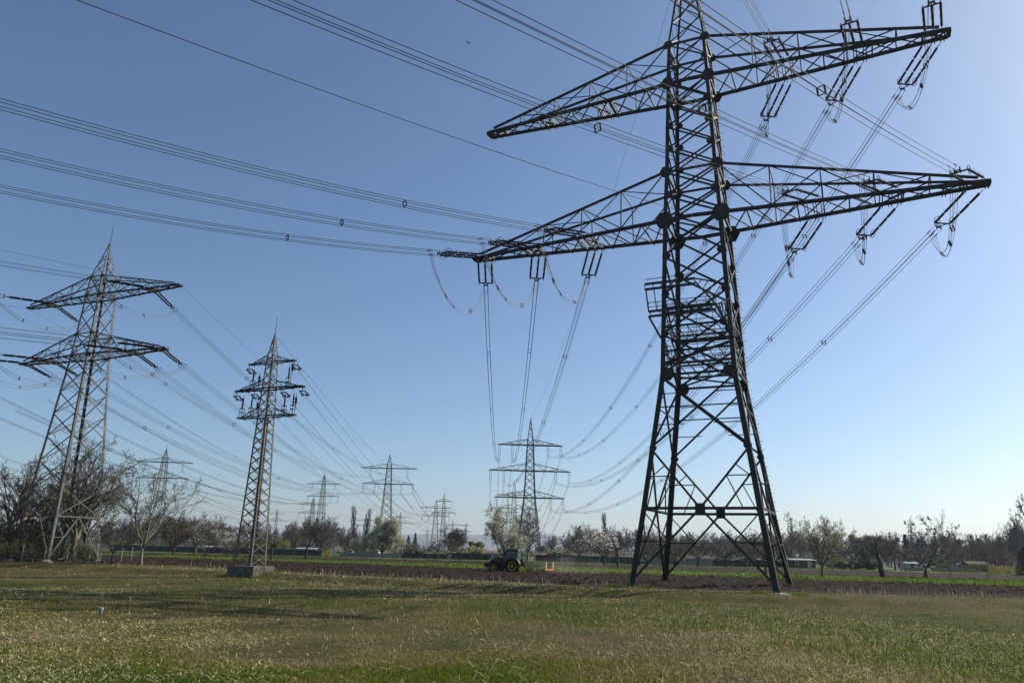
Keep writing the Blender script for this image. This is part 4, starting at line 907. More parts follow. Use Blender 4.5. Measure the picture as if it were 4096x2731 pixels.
# left edge: the big bare tree, thicket and leafing trees round the pylon foot
place('broad', 287, 2246, 1785, label='big spreading bare tree in front of the left edge pylon', rz=.4, wide=1.05)
place('broad', 40, 2240, 1850, label='bare tree cut by the left frame edge, beside the pylon foot', rz=2.2)
place('vase', 562, 2257, 1890, label='vase-shaped bare tree with pale lichen bark on the meadow edge', rz=1.0)
place('orch3', 448, 2255, 2090, label='small dark bare fruit tree between the big bare tree and the vase-shaped one', rz=.3)
place('olive', 200, Y=128, vt=1900, label='olive green leafing tree seen through the left edge pylon legs')
place('olive', 335, Y=135, vt=1905, label='olive green leafing tree behind the right leg of the left edge pylon', wide=.8)
for i, (u, Y, vt) in enumerate(((-40, 104, 2060), (30, 106, 2120), (95, 105, 2150), (150, 108, 2120), (210, 108, 2150), (325, 109, 2170), (375, 110, 2180), (60, 114, 2080), (130, 116, 2100), (250, 118, 2120), (-90, 106, 2040), (10, 100, 2150), (110, 101, 2185))):
    place(('bush', 'bush2')[i % 2], u, Y=Y, vt=vt, label='dense bare shrub in the thicket round the left edge pylon foot', group='thicket shrubs at the left', cat='shrub', wide=1.5)
for u, Y, vt, k in ((180, 108, 2160, 'sh_olive'), (330, 111, 2170, 'sh_olive'), (40, 107, 2150, 'sh_olive'), (120, 116, 2080, 'sh_dark')):
    place(k, u, Y=Y, vt=vt, label='dull green undergrowth shrub in the thicket at the left edge', group='undergrowth at the left', cat='shrub')
# orchard on the strips, left to right
place('brownt', 690, 2224, 2070, label='brown-leaved orchard tree just right of the vase-shaped bare tree', wide=1.15)
place('blossom1', 776, 2222, 2060, label='white blossoming tree beside the brown-leaved orchard tree', wide=.75)
place('orch3', 817, 2231, 2130, label='small bare orchard tree right of the leftmost white blossoming tree')
place('blossom3', 908, 2226, 2128, label='low white blossoming fruit tree left of the rusty terminal pylon')
place('orch2', 931, 2238, 2140, label='thin bare fruit tree leaning at the left side of the rusty terminal pylon', wide=.6)
pollard(51, 2241 and 4.2, 'dark pollarded tree with cut limbs directly behind the rusty terminal pylon', 1082, 2242, ((1.6, 1.1, .16), (.7, 1.7, .14), (-.3, 1.4, .14)), .0, .26)
pollard(52, 4.3, 'dark forked pollard stump on the green strip right of the terminal pylon', 1220.7, 2242, ((-1.2, 1.7, .15), (.9, 1.9, .15), (1.5, .9, .1)), -.03, .28)
place('roundw', 1524, 2229, 2083, label='round cream-white blossoming tree in front of the two-armed pylon', wide=1.0)
place('orch1', 1685, 2234, 2165, label='small dark bare orchard tree below the dark conifers', wide=1.1)
place('orch2', 1740, Y=205, vt=2165, label='bare orchard tree below the twin pylons', wide=1.2)
place('orch3', 1795, Y=208, vt=2160, label='bare orchard tree in front of the purple tree', wide=1.1)
place('blossom2', 2015, 2250, 2046, label='tall white and cream blossoming tree behind the tractor', wide=.85, rz=1.2)
place('broad', 2110, Y=215, vt=2035, label='tall bare tree at the foot of the tallest distant pylon', rz=3, wide=.85)
place('orch1', 2312, 2248, 2140, label='dark bare orchard tree right of the tractor, in front of the dark fence', wide=1.1)
place('blossom3', 2420, Y=165, vt=2120, label='white blossoming orchard tree left of the big pylon feet', wide=1.25)
pollard(53, 6.0, 'black leaning trunk with a hooked limb inside the white blossoms left of the big pylon', 2474, 2276, ((-.9, 2.4, .13), (1.6, .6, .14), (-2.2, .5, .12)), .05, .24)
for u, Y, vt, k, l in ((2560, 185, 2140, 'orch2', 'bare orchard tree seen behind the big pylon\'s left front leg'), (2790, 190, 2145, 'orch2', 'greyish bare tree seen through the base of the big pylon'), (2700, 200, 2135, 'orch1', 'dark bare orchard tree behind the left half of the big pylon base'), (2900, 188, 2140, 'orch1', 'bare orchard tree behind the centre of the big pylon base'), (2985, 196, 2150, 'orch3', 'reddish-grey bare tree behind the right half of the big pylon base'), (3075, 190, 2150, 'orch2', 'bare orchard tree behind the big pylon\'s right front leg')):
    place(k, u, Y=Y, vt=vt, label=l, wide=1.2)
place('shoots', 3286, 2313, 2070, label='fruit tree with tall upright shoots right of the big pylon', wide=.95)
pollard(54, 6.2, 'thick dark pollard stump with one side limb on the right green strip', 3531, 2313, ((-1.9, 1.0, .18), (.15, 2.0, .26)), .06, .42)
place('orch1', 3703.6, 2315, 2165, label='leaning dark bare fruit tree on the right green strip', wide=1.25)
place('orch2', 3811, 2285, 2180, label='wide bare fruit tree in front of the small white garden hut', wide=1.3)
place('orch3', 3582, 2280, 2140, label='upright bare tree left of the large dark conifer', wide=.75)
place('orch3', 3997, 2290, 2185, label='bare fruit tree in front of the yellow hedge', wide=1.0)
place('orch2', 3400, Y=185, vt=2160, label='whitish-grey orchard tree right of the tree with upright shoots', wide=1.1)
place('conifer', 4110, 2305, 2190, label='dark evergreen tree cut by the right frame edge', wide=2.0)
# background
for u, vt, Y, l in ((1412, 2026, 340, 'left one of the two tall slim poplars left of the round tree'), (1456, 2036, 345, 'right one of the two tall slim poplars left of the round tree'), (2431, 2052, 330, 'tall slim poplar standing alone left of the big pylon')):
    place('poplar', u, Y=Y, vt=vt, label=l, wide=1.7)
place('conifer', 1657, Y=300, vt=2130, label='dark conifer right of the round cream-white tree')
place('conifer', 1630, Y=320, vt=2140, label='dark broad evergreen between the round tree and the dark conifer', wide=1.3)
place('conifer', 1162, Y=330, vt=2105, label='small dark conifer in the woods right of the terminal pylon')
place('purple', 1820, Y=255, vt=2120, label='purple-leaved tree in front of the distant pylons', wide=1.2)
place('willow', 1898, Y=290, vt=2170, label='green leafing tree right of the purple tree', wide=1.2)
place('sh_yg', 1840, Y=225, vt=2186, label='yellow-green shrub at the foot of the purple tree', cat='shrub', wide=1.6)
place('sh_white', 1910, Y=240, vt=2186, label='pale flowering shrub right of the purple tree', cat='shrub', wide=1.8)
place('sh_yellow', 1307, Y=218, vt=2197, label='bright yellow forsythia at the gardens right of the terminal pylon', cat='shrub', wide=1.0)
place('sh_white', 1345, Y=224, vt=2184, label='pale flowering shrub behind the bright yellow forsythia', cat='shrub', wide=1.0)
place('conifer', 3627, Y=235, vt=2136, label='large dark conifer in the gardens on the right', wide=1.15)
place('conifer', 3452, Y=225, vt=2180, label='smaller dark green conifer in the gardens right of the tall upright shoots', wide=1.6)
place('willow', 3470, Y=270, vt=2150, label='yellow-green leafing tree in the gardens right of the big pylon', wide=1.2)
place('sh_pink', 2727, Y=222, vt=2225, label='small pink flowering shrub seen under the big pylon', cat='shrub')
place('mist', 3764, Y=270, vt=2068, label='tall bare tree full of mistletoe balls on the right', wide=.85)
place('mist', 3671, Y=268, vt=2090, label='slightly lower mistletoe tree beside the tallest one', wide=.8)
place('tall1', 3172, Y=255, vt=2086, label='slender bare tree just right of the big pylon legs', wide=.75)
place('tall3', 3345, Y=250, vt=2086, label='broad-topped bare tree behind the fruit tree with upright shoots', wide=.85)
place('tall1', 4075, Y=240, vt=2072, label='tall bare tree near the right frame edge', wide=1.0)
place('tall2', 4130, Y=215, vt=1985, label='very tall bare tree cut by the right frame edge', wide=.8)
SKY_U = [-200, 300, 520, 800, 900, 1000, 1090, 1180, 1230, 1330, 1400, 1500, 1620, 1700, 1850, 1960, 2100, 2180, 2220, 2340, 2400, 2480, 2560, 2700, 2900, 3000, 3100, 3250, 3400, 3520, 3620, 3700, 3830, 3900, 4000, 4080, 4250]
SKY_V = [2060, 2080, 2060, 2058, 2085, 2080, 2090, 2080, 2062, 2072, 2110, 2165, 2160, 2170, 2180, 2192, 2192, 2150, 2108, 2092, 2110, 2112, 2112, 2120, 2116, 2128, 2112, 2118, 2138, 2128, 2140, 2130, 2135, 2130, 2130, 2100, 2100]
k = 0
for u in np.arange(480, 4200, 46.0):
    u = float(u + rnd.uniform(-14, 14)); vt = float(np.interp(u, SKY_U, SKY_V)) + rnd.uniform(-2, 22); Y = rnd.uniform(245, 300)
    if vt > 2165: continue
    place(('tall1', 'tall2', 'tall3')[k % 3], u, Y=Y, vt=vt, label='bare tree in the front row of the wood behind the gardens', group='front row of the background wood', wide=rnd.uniform(.75, 1.15)); k += 1
# the wood behind them reads as one mass
lib = []
for sd_, stl in ((61, 'tall'), (62, 'tall'), (63, 'broad'), (64, 'bush')):
    sg, _ = grow(sd_, 12, stl); sg = [s for s in sg if s[4] < 4 or random.Random(int(s[0].x * 1e4)).random() < (.5 if stl != 'tall' else .25)]; V, F = seg_mesh(sg, .05, 3); lib.append((V, F, V[:, 2].max()))
VV, FF, MI, o = [], [], [], 0
for i in range(620):
    u = rnd.uniform(-350, 4450); vt = float(np.interp(u, SKY_U, SKY_V)) + rnd.uniform(2, 34); Y = rnd.uniform(265, 440); H = hz(u, vt, Y); low = rnd.random() < .5
    V, F, h0 = lib[3] if low else lib[i % 3]
    if low: H *= rnd.uniform(.4, .75)
    s_ = H / h0; a = rnd.uniform(0, 6.28); ws = s_ * rnd.uniform(.8, 1.3) * (1.6 if low else 1); c, n_ = math.cos(a), math.sin(a)
    Vn = np.stack([(V[:, 0] * c - V[:, 1] * n_) * ws + gx(u, Y), (V[:, 0] * n_ + V[:, 1] * c) * ws + Y, V[:, 2] * s_], 1); VV.append(Vn); FF.append(F + o); o += len(V); MI.append(np.full(len(F), i % 3))
tag(np_mesh('far_wood', np.concatenate(VV), np.concatenate(FF), [M['twig_g'], M['twig'], M['twig_r']], mi=np.concatenate(MI)), 'far mass of bare grey-brown woodland along the horizon', 'wood', kind='stuff')
# young staked trees
for u, v in ((1588, 2258), (1601, 2252), (1790, 2255), (1800, 2250), (2242, 2272), (2247, 2268), (2499, 2285), (2817, 2296), (2993, 2292), (2731, 2285), (3272, 2300), (3794, 2322), (3803, 2322), (3949, 2322), (3957, 2318)):
    d = ray(u, v); Y = float(d[1] * (-HCAM / d[2])); X = gx(u, Y, v); t = thing('staked_sapling', 'young sapling tied between two thin stakes on the green strip', 'sapling', (X, Y, 0), 0, 'staked saplings on the strips')
    b = MB(); b.tube([(.18, 0, -.1), (.18, 0, 2.1)], .035, 6, .03); b.build('stake', M['bark_y'], t); b = MB(); b.tube([(0, 0, -.1), (.03, .02, 1.4), (-.02, 0, 3.0)], .025, 5, .01); b.build('trunk', M['bark'], t)
pst = MB(); d = ray(3064, 2309); Y = float(d[1] * (-HCAM / d[2])); pst.tube([(0, 0, -.1), (0, 0, 5.2)], .14, 8, .1); o = pst.build('bare_pole', M['bark_d'], None, True); o.location = (gx(3064, Y, 2309), Y, 0); tag(o, 'dark wooden pole standing on the green strip between the big pylon legs', 'pole')

# ------------------------------------------------------------------ gardens: huts, fences, hedges
M.update(wall_brown=mat('brown_boards', (.10, .07, .05), .85, 0, 2, .4), wall_white=mat('white_boards', (.42, .42, .40), .8, 0, 1.2, .2), wall_green=mat('green_boards', (.05, .10, .07), .8, 0, 1.5, .3), wall_grey=mat('grey_boards', (.30, .29, .27), .85, 0, 1.5, .3), wall_tan=mat('tan_boards', (.30, .21, .11), .85, 0, 2, .3),
         roof_dark=mat('dark_felt_roof', (.06, .05, .045), .9, 0, 1, .3), roof_red=mat('red_brown_tiles', (.16, .085, .065), .9, 0, 2, .3), roof_white=mat('pale_sheet_roof', (.32, .32, .31), .6, 0, 1, .2), glass=mat('window_glass', (.05, .06, .07), .1), frame=mat('white_frames', (.7, .7, .68), .6),
         net=mat('green_fence_net', (.022, .042, .035), .8, 0, 1, .3), fdark=mat('dark_board_fence', (.04, .038, .04), .85, 0, 1.2, .3), fgrey=mat('grey_board_fence', (.26, .25, .235), .85, 0, 1, .25))
def hut(label, u1, u2, Y, v_eave, v_ridge, wall, roof, kind='gable', dep=3.5, open_=0.5, win=1):
    x1, x2 = gx(u1, Y), gx(u2, Y); wd = x2 - x1; ze = max(1.7, hz((u1 + u2) / 2, v_eave, Y)); zr = max(ze + .25, hz((u1 + u2) / 2, v_ridge, Y))
    t = thing('garden_hut', label, 'hut', ((x1 + x2) / 2, Y + dep / 2, 0)); h, d = wd / 2, dep / 2; b = MB(); tk = .1
    b.box((0, -d + tk / 2, ze / 2), (wd, tk, ze)); b.box((0, d - tk / 2, ze / 2), (wd, tk, ze)); b.box((-h + tk / 2, 0, ze / 2), (tk, dep - 2 * tk, ze)); b.box((h - tk / 2, 0, ze / 2), (tk, dep - 2 * tk, ze))
    if kind == 'gable':
        for y in (-d + tk / 2, d - tk / 2): b.add([(-h, y - .04, ze), (h, y - .04, ze), (0, y - .04, zr - .04), (-h, y + .04, ze), (h, y + .04, ze), (0, y + .04, zr - .04)], [(0, 1, 2), (5, 4, 3), (0, 3, 4, 1), (1, 4, 5, 2), (2, 5, 3, 0)])
    b.build('wall', wall, t); b = MB()
    if kind == 'gable':
        for s_ in (-1, 1): b.hexa([(s_ * (h + .3), -d - .35, ze - .1), (0, -d - .35, zr), (0, d + .35, zr), (s_ * (h + .3), d + .35, ze - .1), (s_ * (h + .3), -d - .35, ze), (0, -d - .35, zr + .1), (0, d + .35, zr + .1), (s_ * (h + .3), d + .35, ze)])
    elif kind == 'side':
        for s_ in (-1, 1): b.hexa([(-h - .3, s_ * (d + .4), ze - .1), (h + .3, s_ * (d + .4), ze - .1), (h + .3, 0, zr), (-h - .3, 0, zr), (-h - .3, s_ * (d + .4), ze), (h + .3, s_ * (d + .4), ze), (h + .3, 0, zr + .1), (-h - .3, 0, zr + .1)])
    else: b.hexa([(-h - .25, -d - .4, ze + .02), (h + .25, -d - .4, ze + .02), (h + .25, d + .3, zr), (-h - .25, d + .3, zr), (-h - .25, -d - .4, ze + .14), (h + .25, -d - .4, ze + .14), (h + .25, d + .3, zr + .12), (-h - .25, d + .3, zr + .12)])
    b.build('roof', roof, t)
    dx = (open_ - .5) * (wd - 1.2); b = MB(); b.box((dx, -d - .02, .98), (.85, .06, 1.9)); o = b.build('door', M['wall_white'] if wall != M['wall_white'] else M['wall_brown'], t); b = MB(); b.box((dx + .3, -d - .07, 1.0), (.06, .05, .14)); b.build('handle', M['fitting'], o)
    for i in range(win):
        wx = -h * .55 + (h * 1.1) * (i / max(1, win - 1) if win > 1 else (0 if open_ > .5 else 1)); b = MB(); b.box((wx, -d - .015, 1.35), (.8, .05, .7)); o = b.build('window', M['glass'], t); b = MB()
        for q in (-.42, .42): b.box((wx + q, -d - .02, 1.35), (.07, .08, .84))
        for q in (-.38, .38): b.box((wx, -d - .02, 1.35 + q), (.77, .08, .07))
        b.build('frame', M['frame'], o)
HUTS = [('low hut with a pale roof at the left behind the orchard trees', 515, 545, 232, 2195, 2190, 'wall_grey', 'roof_white', 'mono', .3),
 ('hut with a long pale roof behind the leftmost white blossoming tree', 787, 838, 230, 2193, 2186, 'wall_brown', 'roof_white', 'side', .6), ('hut with a reddish roof left of the rusty terminal pylon', 845, 884, 233, 2192, 2186, 'wall_grey', 'roof_red', 'side', .4),
 ('hut with a slanting pale roof right of the terminal pylon', 1182, 1256, 226, 2200, 2191, 'wall_brown', 'roof_white', 'mono', .7), ('dark hut right of the bright yellow forsythia', 1358, 1405, 226, 2202, 2195, 'wall_grey', 'roof_dark', 'gable', .6),
 ('low hut with a pale roof left of the round cream-white tree', 1432, 1512, 228, 2208, 2200, 'wall_white', 'roof_red', 'side', .2), ('brown hut with white doors right of the round cream-white tree', 1613, 1681, 226, 2208, 2199, 'wall_brown', 'roof_dark', 'gable', .6),
 ('tiny white flat-roofed hut below the purple tree', 1790, 1819, 222, 2216, 2213, 'wall_white', 'roof_white', 'mono', .5), ('dark-roofed hut left of the tractor', 1882, 1930, 228, 2214, 2206, 'wall_brown', 'roof_dark', 'gable', .5), ('long hut with red-brown roof just behind the tractor', 1934, 2006, 232, 2218, 2207, 'wall_brown', 'roof_red', 'side', .5),
 ('hut with a red-brown roof right behind the tractor', 2138, 2182, 226, 2219, 2211, 'wall_tan', 'roof_red', 'side', .5), ('dark gabled hut right of the tractor', 2180, 2266, 226, 2226, 2210, 'wall_brown', 'roof_dark', 'gable', .6), ('long low dark hut further right of the tractor', 2285, 2400, 230, 2224, 2212, 'wall_white', 'roof_dark', 'side', .3),
 ('green hut with a pinkish roof at the left front leg of the big pylon', 2480, 2522, 222, 2232, 2227, 'wall_green', 'roof_red', 'mono', .5), ('brown-roofed hut between the left legs of the big pylon', 2562, 2628, 222, 2236, 2221, 'wall_grey', 'roof_dark', 'gable', .8), ('hut with a dark wide roof behind the pale grey fence', 2749, 2842, 224, 2236, 2224, 'wall_tan', 'roof_dark', 'side', .3),
 ('small white hut in the middle under the big pylon', 2848, 2900, 230, 2238, 2232, 'wall_white', 'roof_dark', 'gable', .3), ('brown gabled hut under the right half of the big pylon', 2950, 3030, 222, 2242, 2227, 'wall_brown', 'roof_dark', 'gable', .7), ('tan hut behind the right front leg of the big pylon', 3032, 3110, 226, 2244, 2234, 'wall_tan', 'roof_dark', 'side', .5),
 ('dark hut with a bright white roof edge right of the big pylon', 3166, 3260, 200, 2241, 2235, 'wall_brown', 'roof_white', 'mono', .8), ('white caravan-like hut in front of the mistletoe trees', 3622, 3686, 204, 2254, 2248, 'wall_white', 'roof_white', 'mono', .3), ('small white hut behind the wide bare fruit tree', 3826, 3858, 206, 2258, 2253, 'wall_white', 'roof_dark', 'gable', .5), ('brown hut left of the yellow hedge', 3870, 3950, 212, 2256, 2246, 'wall_brown', 'roof_dark', 'side', .5)]
for i, (l, u1, u2, Y, ve, vr, wl, rf, kd, op) in enumerate(HUTS): hut(l, u1, u2, Y, ve, vr, M[wl], M[rf], kd, 3.5, op, 1 + i % 2)
def fence(label, u1, u2, Y1, Y2, h, m, posts=True):
    p, q = Vector((gx(u1, Y1), Y1, 0)), Vector((gx(u2, Y2), Y2, 0)); t = thing('garden_fence', label, 'fence', p); d = q - p; n = max(2, int(d.length / 2.4)); dn = d.normalized(); b = MB()
    for i in range(n): b.bar(dn * (d.length * i / n + .08) + Vector((0, 0, h / 2 + rnd.uniform(-.04, .04))), dn * (d.length * (i + 1) / n - .08) + Vector((0, 0, h / 2)), .04, h)
    b.build('boards', m, t)
    for i in range(min(n + 1, 60)): b = MB(); s_ = dn * (d.length * i / n); b.bar(s_ + Vector((0, 0, -.05)), s_ + Vector((0, 0, h + .12)), .09, .09, side=(1, 0, 0)); b.build('post', M['bark'], t)
fence('dark green garden fence along the left, behind the orchard trees', 430, 780, 226, 219, 1.7, M['net'])
fence('dark garden fence behind the small fruit trees left of the terminal pylon', 784, 1060, 219, 215, 1.7, M['fdark'])
fence('dark green garden fence behind the pollard stump right of the terminal pylon', 1064, 1285, 215, 215, 1.6, M['net'])
fence('weathered grey fence below the pair of poplars', 1360, 1600, 215, 214, 1.2, M['fgrey'])
fence('brownish fence below the dark conifers', 1604, 1790, 214, 214, 1.4, M['fdark'])
fence('dark green netted fence left of the tractor', 1802, 1925, 213, 213, 1.8, M['net'])
fence('dark board fence right behind the tractor implement', 2143, 2316, 212, 210, 1.7, M['fdark'])
fence('dark green fence left of the big pylon', 2318, 2560, 210, 208, 1.7, M['net'])
fence('grey fence between the left feet of the big pylon', 2564, 2740, 208, 206, 1.3, M['wall_grey'])
fence('pale grey board fence seen under the big pylon', 2745, 2849, 206, 205, 1.6, M['fgrey'])
fence('long dark board fence under the right half of the big pylon', 2851, 3162, 205, 202, 1.6, M['fdark'])
fence('tan low fence in front of the white caravan-like hut', 3615, 3690, 198, 198, .9, M['wall_tan'])
fence('weathered fence right of the white caravan-like hut', 3720, 3900, 199, 199, 1.0, M['wall_tan'])
for i, (u, Y, vt, k, l) in enumerate(((1942, 214, 2217, 'sh_dark', 'dark clipped hedge bush directly left of the tractor cab'), (3362, 205, 2247, 'sh_dark', 'dark hedge bush, leftmost of three right of the white-roofed hut'), (3415, 203, 2245, 'sh_dark', 'dark hedge bush, middle of three right of the white-roofed hut'), (3475, 203, 2245, 'sh_dark', 'dark hedge bush, rightmost of three right of the white-roofed hut'), (3320, 208, 2250, 'sh_green', 'green shrub between the white-roofed hut and the dark hedge bushes'), (3970, 200, 2262, 'sh_yellow', 'left part of the yellow flowering hedge at the right'), (4020, 200, 2262, 'sh_yellow', 'middle part of the yellow flowering hedge at the right'), (4075, 200, 2263, 'sh_yellow', 'right part of the yellow flowering hedge at the right'), (1000, 222, 2196, 'sh_dark', 'dark evergreen bush behind the terminal pylon'), (640, 228, 2190, 'sh_dark', 'dark evergreen bush behind the brown-leaved orchard tree'), (1112, 240, 2150, 'sh_yg', 'yellow-green shrub mass behind the terminal pylon'), (1450, 260, 2165, 'sh_green', 'green shrub at the foot of the poplars'), (3890, 208, 2252, 'sh_olive', 'olive shrub left of the yellow flowering hedge'))):
    place(k, u, Y=Y, vt=vt, label=l, cat='shrub', wide=1.7 if k == 'sh_yellow' else 1.4)
# understorey between the huts
for i in range(26):
    u = 500 + i * 142 + rnd.uniform(-40, 40); place(('sh_olive', 'bush', 'bush2', 'sh_green')[i % 4], u, Y=rnd.uniform(234, 248), H=rnd.uniform(2.6, 4.4), label='low shrub in the undergrowth behind the garden huts', group='undergrowth behind the gardens', cat='shrub', wide=rnd.uniform(1.4, 2.4))
t = thing('upright_sign', 'narrow white upright sign with a blue top beside the forsythia', 'sign', (gx(1333, 217), 217, 0)); b = MB(); b.box((0, 0, .75), (.75, .08, 1.4)); b.build('panel', M['frame'], t); b = MB(); b.lathe((0, 0, 1.5), [(.36, 0), (.30, .35), (.12, .75), (.05, .9)], 10); b.build('top', mat('blue_plastic', (.12, .25, .5), .5), t)
t = thing('bird_box', 'small pale box on a leaning post right of the tractor', 'bird box', (gx(2141, 208), 208, 0)); b = MB(); b.tube([(0, 0, 0), (.05, 0, 2.3)], .07, 6); b.build('post', M['wall_tan'], t); b = MB(); b.box((.08, 0, 2.6), (.55, .45, .6), .3, .3); b.build('box', M['wall_white'], t)
t = thing('yellow_awning', 'small orange-yellow box roof on a post behind the tractor bonnet', 'awning', (gx(1994, 220), 220, 0)); b = MB(); b.box((0, 0, 2.45), (.9, .7, .5)); b.build('roof', M['forsythia'], t); b = MB(); b.tube([(0, 0, 0), (0, 0, 2.25)], .05, 6); b.build('post', M['bark'], t)
t = thing('plastic_tube', 'pale grey plastic tree guard tube standing in the meadow at the left', 'tube', (-19.9, 39.4, float(meadow_z(np.array([-19.9]), np.array([39.4]))[0]))); b = MB(); b.lathe((0, 0, -.05), [(.08, 0), (.10, .34), (.115, .42), (.10, .42), (.07, .06)], 14); o = b.build('tube', mat('pale_plastic', (.24, .25, .27), .6), t, True); o.rotation_euler = (0, .1, 0)
t = thing('tower_crane', 'orange lattice crane far behind the trees at the left edge', 'crane', (gx(66, 380), 380, 0)); OR = mat('crane_orange', (.45, .17, .05), .6); hc = hz(66, 1912, 380)
b = MB(); Tc = Tower(t, (0, 0, 0), 0, [(0, 1.1), (hc, 1.1)])
for k in range(4): b.bar(Tc.c(k, 0), Tc.c(k, hc), .3, .3)
xbrace(b, Tc, list(np.linspace(0, hc, 15)), .18); b.build('mast', OR, t); b = MB()
for y in (-.6, .6): b.bar((-34, y, hc), (12, y, hc), .22, .22)
b.bar((-34, 0, hc + 1.2), (12, 0, hc + 1.2), .2, .2)
for k in range(30): b.bar((-34 + k * 1.5, -.6, hc), (-33.2 + k * 1.5, 0, hc + 1.2), .1, .1)
b.build('jib', OR, t)
# wire mesh enclosure round the left pylon foot
t = thing('wire_fence', 'wire mesh enclosure with pale posts round the left edge pylon foot', 'fence', (-54, 104, 0)); b = MB(); pts = [(-26, -3), (-13, -4.5), (0, -2), (2, 8)]
for (x1, y1), (x2, y2) in zip(pts[:-1], pts[1:]):
    p, q = Vector((x1, y1, 0)), Vector((x2, y2, 0)); n = int((q - p).length / .35)
    for z in (.1, .7, 1.3, 2.0): b.bar(p + Vector((0, 0, z)), q + Vector((0, 0, z)), .02, .02)
    for i in range(n): a = p.lerp(q, i / n); c = p.lerp(q, (i + 1) / n); b.bar(a + Vector((0, 0, .1)), c + Vector((0, 0, 2)), .012, .012); b.bar(c + Vector((0, 0, .1)), a + Vector((0, 0, 2)), .012, .012)
b.build('mesh', M['fitting'], t)
for (x1, y1), (x2, y2) in zip(pts[:-1], pts[1:]):
    for i in range(5): p = Vector((x1, y1, 0)).lerp(Vector((x2, y2, 0)), i / 5); b = MB(); b.tube([p - Vector((0, 0, .1)), p + Vector((0, 0, 2.15))], .055, 6); b.build('post', M['concrete'], t)

# ------------------------------------------------------------------ tractor with cultivator
M.update(tgreen=mat('tractor_green_paint', (.012, .045, .012), .45, 0, spec=.35), tyellow=mat('wheel_yellow', (.70, .50, .01), .5), tyre=mat('dusty_tyre', (.014, .013, .012), .95, 0, 6, .4, .3, .1), tblack=mat('black_plastic', (.010, .010, .011), .6, spec=.25), tglass=mat('cab_glass', (.10, .13, .14), .05, 0, spec=.8), orange=mat('orange_paint', (.75, .25, .02), .5), red=mat('warning_red', (.6, .05, .03), .5), white=mat('warning_white', (.75, .75, .72), .5), lampw=mat('lamp_glass', (.8, .8, .78), .1))
YT = 101.9; HD = R(158); Xr = gx(2051, 101, 2240) + .36
tr = thing('tractor', 'green farm tractor with yellow wheel rims working the ploughed field', 'tractor', (Xr, YT, .06), HD)
def wheel(x, y, r, w_, rim):
    b = MB(); n = 36; prof = [(rim, -w_ / 2 * .8), (r * .86, -w_ / 2), (r * .97, -w_ / 2 * .8), (r, -w_ / 2 * .4), (r, w_ / 2 * .4), (r * .97, w_ / 2 * .8), (r * .86, w_ / 2), (rim, w_ / 2 * .8)]
    b.lathe((x, y, r), prof, n, 'y')
    for k in range(22):
        for sd_ in (-1, 1):
            a = 2 * math.pi * (k + (.5 if sd_ > 0 else 0)) / 22; c, s_ = math.cos(a), math.sin(a); c2, s2 = math.cos(a + .16), math.sin(a + .16)
            b.bar((x + c * r * .99, y + sd_ * .02, r + s_ * r * .99), (x + c2 * r * .965, y + sd_ * w_ * .46, r + s2 * r * .965), .06, .07, side=(c, 0, s_))
    wroot = b.build('wheel', M['tyre'], tr); b = MB(); sg = 1 if y > 0 else -1
    b.lathe((x, y + sg * w_ * .42, r), [(rim * 1.02, -.05 * sg), (rim * 1.02, .06 * sg), (rim * .9, .03 * sg), (rim * .8, -.06 * sg), (rim * .35, -.08 * sg), (rim * .32, .02 * sg), (rim * .12, .04 * sg)], 28, 'y')
    for k in range(8): a = 2 * math.pi * k / 8; b.bar((x + math.cos(a) * rim * .22, y + sg * w_ * .45, r + math.sin(a) * rim * .22), (x + math.cos(a) * rim * .22, y + sg * (w_ * .45 + .03), r + math.sin(a) * rim * .22), .05, .05)
    b.build('rim', M['tyellow'], wroot)
for sd_ in (-1, 1): wheel(0, sd_ * .95, .92, .62, .55); wheel(2.58, sd_ * .92, .69, .5, .37)
b = MB()                                                                     # bonnet
sec = [(1.0, .46, 1.08, 2.02), (1.6, .46, 1.06, 2.0), (2.6, .44, 1.02, 1.92), (3.15, .42, 1.0, 1.80), (3.4, .34, 1.05, 1.62)]; vs, fs = [], []
for x, hw, z0, z1 in sec: vs += [(x, -hw, z0), (x, hw, z0), (x, hw, z1 - .16), (x, hw * .62, z1), (x, -hw * .62, z1), (x, -hw, z1 - .16)]
for i in range(len(sec) - 1):
    for k in range(6): fs.append((i * 6 + k, i * 6 + (k + 1) % 6, i * 6 + 6 + (k + 1) % 6, i * 6 + 6 + k))
fs += [(5, 4, 3, 2, 1, 0), tuple(24 + k for k in range(6))]; b.add(vs, fs); o = b.build('bonnet', M['tgreen'], tr)
bv = o.modifiers.new('bevel', 'BEVEL'); bv.width = .04; bv.segments = 2
b = MB(); b.box((3.42, 0, 1.32), (.06, .56, .5)); b.build('grille', M['tblack'], o)
b = MB()
for sd_ in (-1, 1): b.box((2.2, sd_ * .462, 1.3), (1.3, .03, .34))
b.build('side_vent', M['tblack'], o)
for sd_ in (-1, 1): b = MB(); b.box((3.36, sd_ * .24, 1.66), (.12, .16, .1)); b.build('headlight', M['lampw'], o)
b = MB(); b.box((1.5, 0, .85), (2.9, .46, .5)); b.box((.1, 0, .95), (1.0, .7, .7)); b.box((2.58, 0, .72), (.3, 1.5, .22)); b.box((0, 0, .92), (.35, 1.4, .3)); b.box((1.15, .62, .75), (.9, .34, .5)); b.box((1.15, -.62, .75), (.9, .34, .5)); b.build('chassis', M['tblack'], tr)
for sd_ in (-1, 1):                                                          # cab steps
    b = MB(); [b.box((1.05, sd_ * .88, z), (.45, .2, .04)) for z in (.5, .8, 1.1)]; b.box((.82, sd_ * .88, .8), (.04, .2, .7)); b.box((1.28, sd_ * .88, .8), (.04, .2, .7)); b.build('steps', M['tblack'], tr)
cab = MB()
